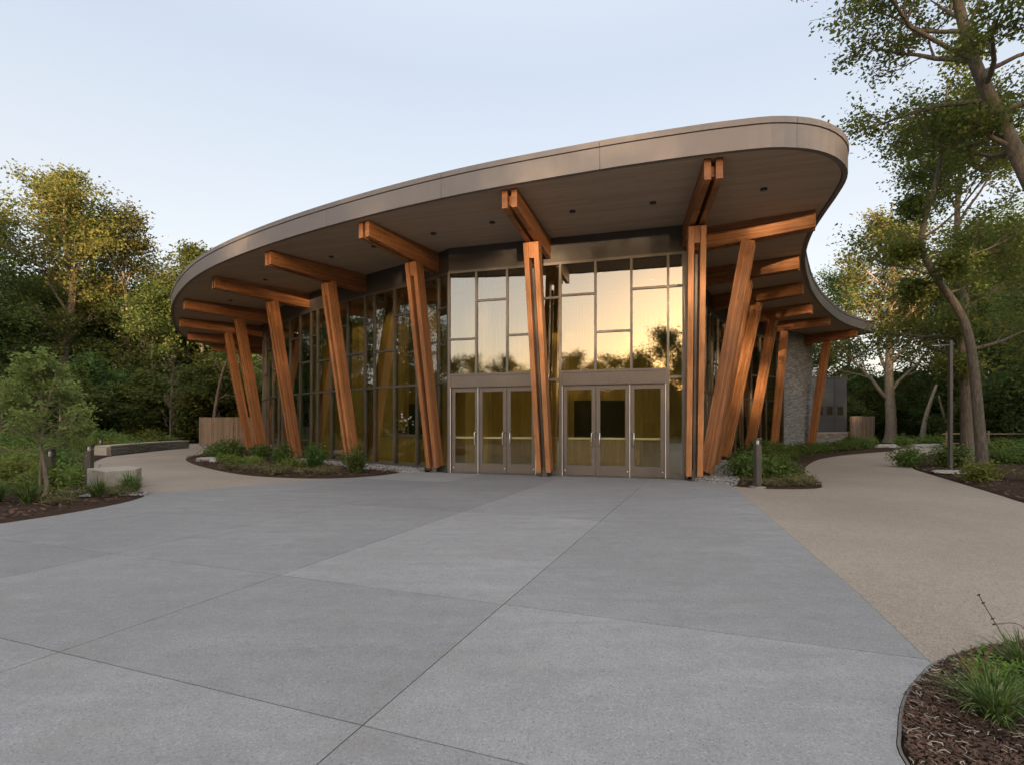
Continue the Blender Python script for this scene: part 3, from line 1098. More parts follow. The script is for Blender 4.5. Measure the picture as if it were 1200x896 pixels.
# inner timber-lined rooms
b = MB()
inw = [(-12.0, 40), (-9.5, 33), (-6.3, 28.4), (-2.0, 25.4), (2.6, 23.6), (5.2, 23.3), (7.0, 26), (9.5, 30), (12, 34)]
for a, c in zip(inw, inw[1:]):
    b.bar(a, c, .006, Z_SOF - .01, .2)
iw = part('interior_wall', b, M_INWOOD, bld)
b = MB()
for (a, c, z1) in (((2.75, 23.45), (5.0, 23.2), 2.5), ((-5.6, 27.75), (-3.6, 26.4), 2.5)):
    b.bar(a, c, .02, z1, .06, .13)
part('opening_shade_panel', b, M_DARK, iw)  # solid dark slabs on the wall, painting the shade within its openings
b = MB()
for a, c in (((1.2, 20.5), (3.6, 19.9)), ((-7.9, 24.8), (-7.7, 24.6)), ((4.4, 20.6), (4.6, 20.55))):
    if math.hypot(a[0] - c[0], a[1] - c[1]) < 1:
        b.bar(a, c, .006, Z_SOF - .01, .4)
part('interior_column', b, M_INWOOD, bld)
M_LAMP = NT('lit_lamp')
em = M_LAMP.n('ShaderNodeEmission')
em.inputs[0].default_value = (1, .78, .48, 1)
em.inputs[1].default_value = 26
M_LAMP.t.links.new(em.outputs[0], M_LAMP.out.inputs[0])
M_LAMP = M_LAMP.m
for x, y in [(-12.6, 31), (-10.2, 28.2), (-9.0, 25.6), (-6.2, 23.4), (-5.4, 21.6), (-3.6, 21.4), (.6, 19.8), (5.2, 19.6), (6.4, 21.5), (8.6, 25.0), (11, 28.5)]:
    b = MB()
    n_ = 20
    ring_ = lambda r, z: [(x + r * math.cos(k * math.tau / n_), y + r * math.sin(k * math.tau / n_), z) for k in range(n_)]
    b.add(ring_(.16, Z_SOF - .30) + ring_(.16, Z_SOF - .006) + ring_(.13, Z_SOF - .30) + ring_(.13, Z_SOF - .006),
          [(k, (k + 1) % n_, n_ + (k + 1) % n_, n_ + k) for k in range(n_)] + [(2 * n_ + (k + 1) % n_, 2 * n_ + k, 3 * n_ + k, 3 * n_ + (k + 1) % n_) for k in range(n_)] + [(k, 2 * n_ + k, 2 * n_ + (k + 1) % n_, (k + 1) % n_) for k in range(n_)])
    il = part('interior_light', b, M_DARK, bld, True)
    b = MB()
    b.tube([(x, y, Z_SOF - .10), (x, y, Z_SOF - .08)], .125, 20)
    part('lamp', b, M_LAMP, il)
# free-standing timber clad screens inside the curved glass
scr = offset(wl, -2.6)
scr2 = offset(wl, -1.2)
for i0, i1, src in ((6, 9, scr), (12, 14, scr), (17, 19, scr), (22, 26, scr), (29, 31, scr), (34, 38, scr), (41, 43, scr), (46, 49, scr)):
    b = MB()
    b.bar(tuple(src[i0]), tuple(src[i1]), .006, Z_SOF - .01, .25)
    part('interior_screen', b, M_INWOOD, bld)
# reception counter and its objects, seen through the glass
ct_ = thing('reception_counter', 'pale wood reception counter standing inside the glass left of the doors', 'counter', (-4.4, 21.2, .006), R(-40))
b = MB()
b.box((0, 0, .5), (2.6, .5, 1.0))
obj('counter_body', b, M_INWOOD, ct_)
b = MB()
b.box((0, -.04, 1.025), (2.8, .7, .045))
obj('worktop', b, M_COUNTER, ct_, bevel=.006)
c2 = thing('reception_counter', 'long low wood desk inside behind the right-hand doors', 'counter', (3.1, 20.0, .006), R(-16))
b = MB()
b.box((0, 0, .45), (3.4, .6, .9))
obj('counter_body', b, M_INWOOD, c2)
b = MB()
b.box((0, 0, .92), (3.5, .72, .04))
obj('worktop', b, M_COUNTER, c2, bevel=.006)
rg = random.Random(5)
dsp = thing('display_rack', 'small dark display rack on top of the inside reception counter', 'display', (-4.5, 21.25, 1.06), R(-40))
b = MB()
b.box((0, 0, .12), (.7, .18, .02))
b.box((0, .08, .16), (.7, .02, .3))
obj('shelf', b, M_DARK, dsp)
b = MB()
for k in range(7):
    b.box((-.3 + k * .1, 0, .2 + rg.uniform(0, .05)), (.07, .04, .16), Matrix.Rotation(rg.uniform(-.3, .3), 3, 'X'))
obj('leaflets', b, M_COUNTER, dsp)

# ------------------------------------------------------------------ annex, fences, street furniture
ax_ = thing('annex_building', 'low dark grey panel clad annex on a stone base beyond the right-hand columns', 'building', (21, 40, 0))
A0, A1 = Vector((18.6, 36.6)), Vector((24.3, 38.4))
ad = (A1 - A0).normalized()
an = Vector((ad.y, -ad.x))
aq = lambda s, o_: tuple(A0 + ad * s + an * o_)
AL = (A1 - A0).length
b = MB()
b.prism([aq(0, 0), aq(AL, 0), aq(AL, -9), aq(0, -9)], .9, 4.75)
part('wall', b, M_ANNEX, ax_)
b = MB()
b.prism([aq(-.1, .06), aq(AL + .06, .06), aq(AL + .06, -9.05), aq(-.1, -9.05)], -.2, .82)
part('stone_base', b, M_STONE, ax_)
b = MB()
b.prism([aq(-.12, .12), aq(AL + .12, .12), aq(AL + .12, -9.1), aq(-.12, -9.1)], .824, .896)
part('ledge', b, M_BLOCK, ax_)
b = MB()
b.prism([aq(-.05, .05), aq(AL + .05, .05), aq(AL + .05, -9.05), aq(-.05, -9.05)], 4.754, 4.86)
part('roof_edge', b, M_ANNEX, ax_)
b = MB()
for z in (1.75, 2.7, 3.75):
    b.prism([aq(.02, .012), aq(AL, .012), aq(AL, -.002), aq(.02, -.002)], z, z + .02)
for s in (1.4, 3.1, 4.8):
    for z0, z1 in ((.9, 1.75), (1.77, 2.7), (2.72, 3.75), (3.77, 4.75)):
        b.prism([aq(s, .012), aq(s + .02, .012), aq(s + .02, -.002), aq(s, -.002)], z0 + .002, z1 - .002)
part('panel_seam', b, M_DARK, ax_)
for s in (3.15, 4.05, 5.05):
    f = MB()
    for (s0, s1, z0, z1) in ((s, s + .05, 2.1, 2.78), (s + .55, s + .6, 2.1, 2.78), (s + .05, s + .55, 2.1, 2.15), (s + .05, s + .55, 2.73, 2.78)):
        f.prism([aq(s0, .03), aq(s1, .03), aq(s1, -.02), aq(s0, -.02)], z0, z1)
    w = part('window', f, M_BAND, ax_)
    f = MB()
    f.prism([aq(s + .05, .015), aq(s + .55, .015), aq(s + .55, -.01), aq(s + .05, -.01)], 2.15, 2.73)
    part('pane', f, m_metal('dark_pane', (.05, .048, .03), .08, .3) if s < 4.9 else bpy.data.materials['dark_pane'], w)


def fence(label, pts, h, gaps=()):
    t = thing('wooden_fence', label, 'fence', (*pts[0], 0))
    b = MB()
    rg = random.Random(8)
    for a, c in zip(pts, pts[1:]):
        a, c = Vector(a), Vector(c)
        L = (c - a).length
        d = (c - a) / L
        n = int(L / .115)
        for k in range(n):
            if any(g0 < k * .115 < g1 for g0, g1 in gaps):
                continue
            b.bar(a + d * (k * .115), a + d * (k * .115 + .108), -.1, h + rg.uniform(-.012, .012), .022, rg.uniform(-.004, .004))
    part('board', b, M_CEDAR, t)
    b = MB()
    for a, c in zip(pts, pts[1:]):
        for z in (.4, h - .3):
            b.bar(a, c, z, z + .09, .04, -.035)
    part('rail', b, M_CEDAR, t)
    for p in pts:
        b = MB()
        b.box((p[0], p[1] + .12, h / 2 - .05), (.1, .1, h + .1))
        part('post', b, M_CEDAR, t)
    return t


fence('tall weathered board fence behind the left end of the glass hall', [(-21.4, 36.2), (-19.2, 36.5), (-15.8, 37.2)], 1.95, ((2.2, 2.26),))
fence('short board screen with a dark gap beside the grey annex', [(24.4, 38.0), (25.2, 38.05), (27.0, 39.4)], 2.05, ((.62, .78),))


def bollard(label, x, y, h, group='path light bollards'):
    t = thing('bollard_light', label, 'bollard', (x, y, 0), .12, group)
    w = .088
    b = MB()
    b.box((0, 0, (h - .16) / 2), (w * 1.5, w * 1.5, h - .16))
    obj('post', b, M_BOLL, t, bevel=.006)
    b = MB()
    b.box((0, 0, h - .02), (w * 1.55, w * 1.55, .04))
    for sx in (-1, 1):
        b.box((sx * w * .7, w * .3, h - .1), (.012, w * .8, .12))
    b.box((0, w * .66, h - .1), (w * 1.5, .016, .12))
    obj('head', b, M_BOLL, t)
    b = MB()
    b.tube([(0, 0, h - .16), (0, 0, h - .04)], .035, 12)
    obj('lens', b, M_LENS, t, smooth=True)
    b = MB()
    b.box((0, 0, -.01), (.26, .26, .05))
    obj('base_plate', b, M_BLOCK, t)
    return t


bollard('square dark bollard at the tip of the right-hand planting bed', 5.72, 12.32, 1.14)
bollard('square dark bollard behind the stone block on the left', -9.75, 12.2, 1.0)
bollard('small distant bollard by the near end of the long low bench', -19.6, 25.2, .75)
bollard('slim dark bollard partly hidden behind the young tree', -9.6, 11.0, .95)

t = thing('lamp_post', 'tall square bronze lamp post with a side arm in the right bed', 'lamp post', (13.5, 16.3, .02), R(4))
b = MB()
b.box((0, 0, 2.0), (.10, .10, 4.0))
obj('pole', b, M_BOLL, t, bevel=.008)
b = MB()
b.box((-.335, 0, 3.86), (.56, .06, .04))
a_ = obj('arm', b, M_BOLL, t)
b = MB()
b.box((-.48, 0, 3.833), (.22, .05, .012))
obj('lens', b, M_LENS, a_)
b = MB()
b.tube([(0, 0, -.08), (0, 0, .03)], .2, 20)
b.tube([(0, 0, .03), (0, 0, .06)], .13, 16)
obj('base_plate', b, M_BOLL, t)
t = thing('lamp_post', 'thin far lamp post rising behind the young tree on the left', 'lamp post', (-35, 45, 0))
b = MB()
b.tube([(0, 0, 0), (0, 0, 5.6)], [.09, .07], 10)
obj('pole', b, M_BARKL, t)
b = MB()
b.box((.35, 0, 5.6), (.8, .14, .08))
obj('lamp_head', b, M_BOLL, t)

# stone block seat with the notched top, long bench
t = tag(obj('stone_block', MB().prism([(-9.9, 12.25), (-8.74, 11.36), (-8.47, 11.92), (-8.75, 12.5), (-9.3, 12.85)], -.1, .45), M_BLOCK, bevel=.02), 'angular pale stone block seat at the tip of the left bed', 'stone seat')
t = thing('stone_bench', 'long low curved stone bench lining the far side of the left path', 'bench', (-18.6, 25, 0))
bp = catmull([Vector(p) for p in [(-18.9, 24.7), (-19.6, 27.6), (-20.0, 30), (-20.0, 32.6)]], 5)
b = MB()
strip(b, bp, -.1, .40, .55, .1)
part('bench_wall', b, M_STONE, t)
b = MB()
strip(b, bp, .404, .47, .62, .13)
part('seat_slab', b, M_BLOCK, t, bevel=.008)
b = MB()
b.prism([(-19.45, 24.62), (-18.74, 24.44), (-18.71, 24.69), (-19.42, 24.86)], -.1, .40)
part('end_block', b, M_BLOCK, t)

rg = random.Random(21)


def boulder(label, x, y, s, flat=.4, seed=1, mat=M_ROCK, rz=0, sx=1.6):
    bm = bmesh.new()
    bmesh.ops.create_icosphere(bm, subdivisions=3, radius=1)
    for v in bm.verts:
        k = 1 + .35 * mnoise.noise(v.co * 1.3 + Vector((seed * 7.1, 0, 0))) + .12 * mnoise.noise(v.co * 3.7 + Vector((0, seed, 0)))
        v.co *= k
        v.co.z = min(v.co.z, .62 + .1 * mnoise.noise(v.co * 2))
        v.co.x *= s * sx
        v.co.y *= s
        v.co.z *= s * flat
    me = tomesh(bm, 'boulder')
    me.materials.append(mat)
    o = bpy.data.objects.new('boulder', me)
    COL.objects.link(o)
    o.location = (x, y, .03)
    o.rotation_euler.z = rz
    return tag(o, label, 'rock')


boulder('flat pale rock at the front of the left glass wall bed', -12.0, 21.2, .42, .45, 1)
boulder('second flat pale rock just right of the first in that bed', -11.2, 20.6, .36, .5, 2)
boulder('grey slab of stone lying at the foot of the young tree', -8.3, 10.75, .36, .16, 3, M_ROCK, .5, 2.0)
boulder('pale stone at the foot of the lamp post', 13.15, 15.8, .42, .2, 4, M_BLOCK, .1, 1.5)
boulder('low white rock by the far right path, left one', 23.6, 33.2, .5, .6, 5, M_ROCK, 0, 1.4)
boulder('long low pale rock by the far right path', 26.2, 33.9, .6, .45, 6, M_ROCK, .2, 2.4)
boulder('white rock on top of the long rock by the far right path', 26.9, 33.8, .35, .9, 7, M_ROCK, 0, 1.4)

# rail fence in the far right wood
t = thing('rail_fence', 'thin pale rail fence at the edge of the right wood', 'fence', (24, 27, 0))
b = MB()
b.tube([(20.5, 25.2, 1.0), (27, 25.4, 1.0)], .035, 6)
b.tube([(20.5, 25.2, .55), (27, 25.4, .55)], .03, 6)
part('rail', b, M_BARKL, t)
for k in range(4):
    b = MB()
    b.tube([(20.7 + k * 2, 25.25, -.1), (20.75 + k * 2, 25.25, 1.15)], .045, 6)
    part('post', b, M_BARKL, t)

# ------------------------------------------------------------------ plants
def leaf_mesh(name, C, size, rs, tone, shape='kite', upbias=.35, aspect=.55):
    """many separate leaf blades at the points C"""
    n = len(C)
    a = rs.normal(size=(n, 3))
    a[:, 2] *= .6
    a /= np.linalg.norm(a, axis=1)[:, None]
    w = rs.normal(size=(n, 3))
    w[:, 2] *= (1 - upbias)
    b = np.cross(a, np.cross(w, a))
    b /= np.linalg.norm(b, axis=1)[:, None] + 1e-9
    s = size * rs.uniform(.55, 1.35, n)[:, None]
    nrm = np.cross(a, b)
    p0 = C - a * s * .5
    p1 = C + b * s * aspect * .5 - a * s * .08 + nrm * s * .10
    p2 = C + a * s * .5
    p3 = C - b * s * aspect * .5 - a * s * .08 + nrm * s * .10
    V = np.stack([p0, p1, p2, p3], 1).reshape(-1, 3)
    me = bpy.data.meshes.new(name)
    me.vertices.add(4 * n)
    me.vertices.foreach_set('co', V.astype(np.float32).ravel())
    me.loops.add(4 * n)
    me.loops.foreach_set('vertex_index', np.arange(4 * n, dtype=np.int32))
    me.polygons.add(n)
    me.polygons.foreach_set('loop_start', np.arange(0, 4 * n, 4, dtype=np.int32))
    me.update(calc_edges=True)
    me.attributes.new('tone', 'FLOAT', 'FACE').data.foreach_set('value', np.clip(tone, 0, 1).astype(np.float32))
    return me


def rot_about(v, axis, ang):
    return Matrix.Rotation(ang, 3, axis) @ v


def grow(seed, H, trunk, r0, base=.3, limbs=14, ll=.32, elev=(15, 65), subs=6, twigs=5, leaves=30, leaf=.2, clump=.5,
         prof=None, limb_pts=None, twist=.25, fork=0, sub_len=.5, tone_top=0.0, avoid=None):
    """skeleton of a tree: trunk, limbs, branches, twigs; returns (wood, leaf points, tones)"""
    rg = random.Random(seed)
    rs = np.random.RandomState(seed)
    wood = MB()
    C, T = [], []
    tp = catmull([Vector(p) for p in trunk], 4)
    nt = len(tp)
    rad = [max(.02, r0 * (1 - .78 * (i / (nt - 1)) ** .85) * (1.35 if i == 0 else 1.12 if i == 1 else 1)) for i in range(nt)]
    wood.tube(tp, rad, 10, False)
    prof = prof or (lambda t: math.sin(math.pi * min(1, max(0, .12 + .80 * t))) ** .7)

    def path(p, d, L, n, up, wob):
        pts = [p.copy()]
        d = d.copy()
        for _ in range(n):
            d = (d + Vector((rg.gauss(0, wob), rg.gauss(0, wob), rg.gauss(0, wob) + up))).normalized()
            pts.append(pts[-1] + d * L / n)
        return pts

    jobs = []
    az = rg.uniform(0, 6.28)
    for i in range(limbs):
        t = base + (1 - base) * (i + rg.random() * .6) / limbs
        az += 2.4 + rg.uniform(-.5, .5)
        u = (t - base) / (1 - base)
        e = R(elev[0] + (elev[1] - elev[0]) * u + rg.uniform(-8, 8))
        L = H * ll * prof(u) * rg.uniform(.75, 1.15)
        if avoid:
            c_ = math.cos(az) * avoid[0] + math.sin(az) * avoid[1]
            L *= 1 - avoid[2] * max(0, c_) ** .7
        k = min(nt - 1, int(t * (nt - 1)))
        jobs.append((tp[k], Vector((math.cos(az) * math.cos(e), math.sin(az) * math.cos(e), math.sin(e))), L, rad[k] * rg.uniform(.42, .6)))
    for (t, d, L) in (limb_pts or []):
        k = min(nt - 1, int(t * (nt - 1)))
        jobs.append((tp[k], Vector(d).normalized(), L, rad[k] * .5))
    for p, d, L, r in jobs:
        lp_ = path(p, d, L, 6, .06, .14)
        wood.tube(lp_, [max(.012, r * (1 - .85 * q / 6)) for q in range(7)], 6, False)
        for s in range(subs):
            q = .28 + .72 * (s + rg.random()) / subs
            f = q * 6
            i0 = min(5, int(f))
            p2 = lp_[i0].lerp(lp_[i0 + 1], f - i0)
            dd = (lp_[i0 + 1] - lp_[i0]).normalized()
            axr = dd.cross(Vector((rg.gauss(0, 1), rg.gauss(0, 1), rg.gauss(0, 1)))).normalized()
            d2 = rot_about(dd, axr, R(rg.uniform(28, 65)))
            L2 = L * sub_len * (1.15 - .6 * q) * rg.uniform(.7, 1.2)
            sp = path(p2, d2, L2, 4, .07, .16)
            r2 = max(.008, r * (1 - .8 * q) * .6)
            wood.tube(sp, [max(.006, r2 * (1 - .8 * k / 4)) for k in range(5)], 4, False)
            ct = rg.random()
            for w in range(twigs):
                q2 = .25 + .75 * (w + rg.random()) / twigs
                f = q2 * 4
                i1 = min(3, int(f))
                p3 = sp[i1].lerp(sp[i1 + 1], f - i1)
                d3 = (sp[i1 + 1] - sp[i1]).normalized()
                d3 = rot_about(d3, d3.cross(Vector((rg.gauss(0, 1), rg.gauss(0, 1), rg.gauss(0, 1)))).normalized(), R(rg.uniform(20, 70)))
                L3 = max(clump * .8, L2 * .42 * rg.uniform(.6, 1.3))
                tw = path(p3, d3, L3, 2, -.05, .15)
                if r2 > .012:
                    wood.tube(tw, [r2 * .35, r2 * .25, .004], 3, False)
                m = int(leaves * rg.uniform(.5, 1.4))
                tt = rs.uniform(.1, 1.1, m)
                a_, b_, c_ = [np.array(x) for x in tw]
                cen = np.where((tt < .5)[:, None], a_ + (b_ - a_) * (tt * 2)[:, None], b_ + (c_ - b_) * (tt * 2 - 1)[:, None])
                cen = cen + rs.normal(size=(m, 3)) * np.array([clump, clump, clump * .55]) * .5
                C.append(cen)
                T.append(np.clip(.2 + .35 * ct + .45 * rs.rand(m) + tone_top * (cen[:, 2] / H - .5), 0, 1))
    return wood, np.concatenate(C), np.concatenate(T), rs


def make_tree(name, label, loc, rz=0, scale=1, group=None, lm=M_LEAF, bm=M_BARK, leaf=.2, lcat='tree', shape=.6, **kw):
    wood, C, T, rs = grow(leaf=leaf, **kw)
    t = thing(name, label, lcat, loc, rz, group, scale)
    obj('trunk', wood.mesh('trunk', True), bm, t)
    obj('crown', leaf_mesh('crown', C, leaf, rs, T, aspect=shape), lm, t)
    return t


def straight(H, wob, seed, n=6, lean=(0, 0)):
    rg = random.Random(seed)
    return [(lean[0] * (k / n) ** 1.3 + (rg.gauss(0, wob) if k else 0), lean[1] * (k / n) ** 1.3 + (rg.gauss(0, wob) if k else 0), H * k / n) for k in range(n + 1)]


# --- the trees one can tell apart
big = make_tree('broadleaf_tree', 'tallest tree at the left edge with golden upper foliage and several pale stems', (-40.5, 48, -.1), .4, lm=M_LEAFG, bm=M_BARKL, leaf=.27, seed=4, H=24.0, trunk=straight(22.5, .35, 4), r0=.5, base=.24, limbs=22, ll=.245, elev=(32, 76), subs=7, twigs=6, leaves=26, clump=1.15)
make_tree('broadleaf_tree', 'second tall tree with golden tinted top just right of the tallest one', (-36.6, 50.5, -.1), 1.2, lm=M_LEAFG, bm=M_BARKL, leaf=.27, seed=45, H=21.0, trunk=straight(19.5, .3, 45), r0=.36, base=.26, limbs=18, ll=.25, elev=(28, 74), subs=6, twigs=6, leaves=24, clump=1.1)
gold = make_tree('broadleaf_tree', 'golden leaved tree with a thick pale forked trunk beyond the right path', (32.2, 45, -.1), 0, lm=M_LEAFG, bm=M_BARKL, leaf=.25, seed=9, H=17.5, trunk=[(0, 0, 0), (.05, 0, 2), (-.05, .1, 5), (-.1, 0, 8), (0, .1, 11), (.2, 0, 14), (.2, 0, 16.5)], r0=.50, base=.50, limbs=18, ll=.30, elev=(25, 72), subs=6, twigs=6, leaves=22, clump=.9,
                 limb_pts=[(.27, (-.55, -.1, .75), 7.0), (.30, (.6, .1, .75), 6.5), (.38, (-.35, .3, .9), 6.5), (.42, (.4, -.3, .9), 6.0)])
maple = make_tree('maple_tree', 'large tree leaning in over the upper right corner with hanging green sprays', (12.6, 11.0, -.05), 0, lm=M_LEAFM, leaf=.092, seed=14, H=15.5,
                  trunk=[(0, 0, 0), (-.55, .1, 3.0), (-1.25, 0, 5.2), (-2.0, 0, 6.9), (-2.55, .1, 8.3), (-3.0, .1, 9.4), (-3.25, .2, 11), (-3.3, .3, 13), (-3.2, .3, 15)], r0=.215, base=.42, limbs=15, ll=.22, elev=(5, 62), subs=8, twigs=7, leaves=26, clump=.32, avoid=(-1, 0, .35),
                  limb_pts=[(.62, (-1, -.05, .42), 4.7), (.66, (-1, .35, .18), 2.2), (.72, (-.9, -.1, .12), 2.1), (.5, (-.5, .8, .05), 2.6), (.48, (.3, .8, .1), 3.4), (.78, (-.9, .3, .2), 3.0), (.42, (.5, .7, 0), 3.0), (.45, (0, .9, -.05), 3.0)])
lean = make_tree('maple_tree', 'tree with a bent pale trunk growing from the right bed beside the lamp post', (12.84, 14.4, 0), 0, lm=M_LEAFM, leaf=.10, seed=23, H=11.5,
                 trunk=[(0, 0, 0), (-.12, 0, 1.4), (-.3, 0, 3.2), (-.55, .05, 4.4), (-1.3, .1, 5.6), (-1.62, .1, 6.5), (-1.25, .15, 7.9), (-.9, .2, 9.2), (-.8, .2, 11)], r0=.15, base=.45, limbs=13, ll=.24, elev=(5, 60), subs=8, twigs=7, leaves=24, clump=.34, avoid=(-.95, -.1, .88),
                 limb_pts=[(.5, (.9, .3, .2), 3.4), (.55, (.8, -.1, .25), 3.2), (.45, (.8, .6, .05), 3.2), (.7, (.6, .4, .3), 2.8)])
make_tree('maple_tree', 'dark upright trunked tree standing between the lamp post and the bent tree', (16.0, 18.6, 0), 1, lm=M_LEAFM, leaf=.13, seed=31, H=12.5,
          trunk=straight(12, .15, 31), r0=.22, base=.32, limbs=16, ll=.31, elev=(5, 62), subs=7, twigs=7, leaves=26, clump=.62, avoid=(-.95, .1, .88))
sap = make_tree('young_tree', 'young twin stemmed tree with a round pale green crown in the left bed', (-9.1, 10.2, 0), 0, lm=M_LEAFS, bm=M_BARKL, leaf=.068, seed=6, H=2.95,
                trunk=[(.05, 0, 0), (.13, 0, .22), (.07, 0, .7), (-.02, 0, 1.2), (0, .02, 1.7), (.05, 0, 2.35)], r0=.05, base=.50, limbs=24, ll=.40, elev=(8, 66), subs=7, twigs=6, leaves=9, clump=.14, prof=lambda t: (1 - t) ** .5 * .75 + .25)
b = MB()
b.tube(catmull([Vector(p) for p in [(-.08, .06, 0), (-.03, .05, .5), (0, .02, .95), (.05, 0, 1.35)]], 4), [.03] * 13, 7)
obj('second_stem', b, M_BARKL, sap, smooth=True)

# --- kinds of woodland tree, each then copied
KIND = {}
KIND['a'] = make_tree('woodland_tree', 'x', (0, 0, -50), group='x', leaf=.29, seed=41, H=20, trunk=straight(19.5, .3, 41), r0=.36, base=.22, limbs=20, ll=.30, elev=(8, 68), subs=6, twigs=6, leaves=26, clump=1.35)
KIND['b'] = make_tree('woodland_tree', 'x', (0, 0, -50), group='x', leaf=.29, seed=52, H=15, trunk=straight(14.5, .3, 52), r0=.30, base=.14, limbs=20, ll=.38, elev=(5, 62), subs=6, twigs=6, leaves=27, clump=1.35)
KIND['c'] = make_tree('woodland_tree', 'x', (0, 0, -50), group='x', leaf=.30, seed=63, H=18, trunk=straight(17.5, .4, 63), r0=.28, base=.3, limbs=17, ll=.24, elev=(20, 72), subs=6, twigs=5, leaves=30, clump=1.0)
KIND['d'] = make_tree('understory_tree', 'x', (0, 0, -50), group='x', leaf=.28, seed=74, H=6.5, trunk=straight(6, .15, 74), r0=.12, base=.06, limbs=18, ll=.45, elev=(0, 60), subs=5, twigs=5, leaves=28, clump=.8)
used = {k: False for k in KIND}


def place(kind, x, y, s, label, group, rz=None, name=None):
    t = KIND[kind]
    rz = (x * 3.7 + y * 1.9) % 6.28 if rz is None else rz
    s3 = (s, s, s) if not hasattr(s, '__len__') else s
    if not used[kind]:
        used[kind] = True
        t['label'], t['group'] = label, group
        t.matrix_basis = Matrix.Translation((x, y, -.1)) @ Matrix.Rotation(rz, 4, 'Z') @ Matrix.Diagonal((*s3, 1))
        return t
    return dup(t, (x, y, -.1), rz, s3, label, group)


GL, GR, GB = 'woodland trees left of the hall', 'woodland trees right of the hall', 'trees across the forecourt from the hall'
LL = 'dark green tree in the dense wood left of the hall'
place('c', -30.5, 52, .98, 'tall slender tree seen just left of the roof edge', GL)
place('b', -33.5, 49, .82, 'mid height bushy tree between the golden tree and the slender one', GL)
for kd, x, y, s in [('a', -47, 44, 1.0), ('b', -42, 40, .82), ('a', -33, 60, .82), ('b', -27, 57, .85), ('c', -24, 61, .85), ('b', -38, 60, 1.1), ('a', -44, 56, 1.1), ('b', -22.5, 50, .80), ('a', -52, 52, 1.05), ('b', -50, 33, .9), ('a', -56, 38, 1.0), ('b', -46, 26, .85), ('a', -52, 20, 1.0), ('b', -44, 14, .8), ('a', -50, 6, 1.0), ('b', -42, -2, .85), ('a', -18, 62, .9), ('b', -28, 66, 1.1), ('b', -40, 70, 1.2), ('b', -60, 28, 1.0), ('c', -44, 34, .9), ('a', -48, -12, 1.0), ('b', -48, 62, 1.05), ('b', -54, 60, 1.1), ('b', -58, 67, 1.15), ('b', -46, 68, 1.1), ('b', -62, 60, 1.1), ('b', -44, 50, .8), ('b', -36, 54, .75), ('b', -53, 46, .9)]:
    place(kd, x, y, s, LL, GL)
LRt = 'green tree in the wood right of the hall'
place('a', 24.5, 52, .72, 'yellow green tree showing above the grey annex roof', GR)
for kd, x, y, s in [('b', 38, 42, .85), ('a', 43, 46, .9), ('b', 30, 55, .9), ('a', 36, 57, .85), ('b', 44, 36, .95), ('a', 48, 40, 1.0), ('b', 34.5, 33.5, .62), ('c', 38.5, 33, .85), ('b', 31.5, 30.5, .66), ('b', 20, 56, .9), ('c', 27, 60, .9), ('a', 47, 54, 1.0), ('b', 52, 32, 1.0), ('b', 42, 52, .9), ('c', 36, 38, .8), ('b', 26.5, 24.5, .62)]:
    place(kd, x, y, s, LRt, GR)
# across the forecourt: mirrored in the glass, and they shade the square from the low sun
LBt = 'tree across the forecourt mirrored in the door glass'
rgb = random.Random(77)
for k, x in enumerate(range(-60, 64, 6)):
    y = -46 - rgb.uniform(0, 5)
    low = -52 < x < -12
    place('b', x + rgb.uniform(-2, 2), y, (.70 + rgb.uniform(-.08, .10)) if low else (rgb.uniform(.88, .94) if -13 < x < 1 else rgb.uniform(.78, .86)), LBt, GB)
for k, x in enumerate(range(-57, 64, 7)):
    low = -56 < x < -14
    place('b' if low else 'a', x + rgb.uniform(-2, 2), -56 - rgb.uniform(0, 5), (.76 + rgb.uniform(-.08, .08)) if low else rgb.uniform(.60, .70), LBt, GB)
for k, x in enumerate(np.arange(-58, 62, 3.4)):
    place('d', x + rgb.uniform(-1, 1), -50 - rgb.uniform(0, 4), (1.0, 1.0, rgb.uniform(.75, 1.05)), 'bushy tree at the foot of the trees across the forecourt', GB)
# understory along the wood edges
UL, UR = 'low dense bush under the trees left of the hall', 'low dense bush under the trees right of the hall'
GU = 'bushes along the wood edge'
ru = random.Random(5)
for x, y in [(-24, 42), (-27, 44), (-30, 43), (-33, 42), (-36, 41), (-31, 39), (-35, 37), (-39, 36), (-38, 31), (-42, 29), (-40, 24), (-25, 47), (-21, 45), (-19, 49), (-29, 48), (-34, 47), (-40, 44), (-44, 49), (-44, 20), (-42, 9), (-40, 3), (-47, 39), (-15, 52), (-22, 54)]:
    place('d', x + ru.uniform(-.8, .8), y + ru.uniform(-.8, .8), (ru.uniform(.7, 1.1), ru.uniform(.7, 1.1), ru.uniform(.5, .95)), UL, GU)
for x, y in [(37, 43.5), (36, 38.5), (40, 39), (26.6, 44), (30, 49), (33.5, 50), (38, 46), (44, 42), (33, 29.5), (36, 31), (29.5, 25.5), (40, 32), (24, 46), (46, 33), (36, 52), (40, 50), (28, 51), (33, 54), (26, 22.5), (30, 33.5), (43, 55)]:
    place('d', x + ru.uniform(-.6, .6), y + ru.uniform(-.6, .6), (ru.uniform(.6, 1.0), ru.uniform(.6, 1.0), ru.uniform(.4, .75)), UR, GU)

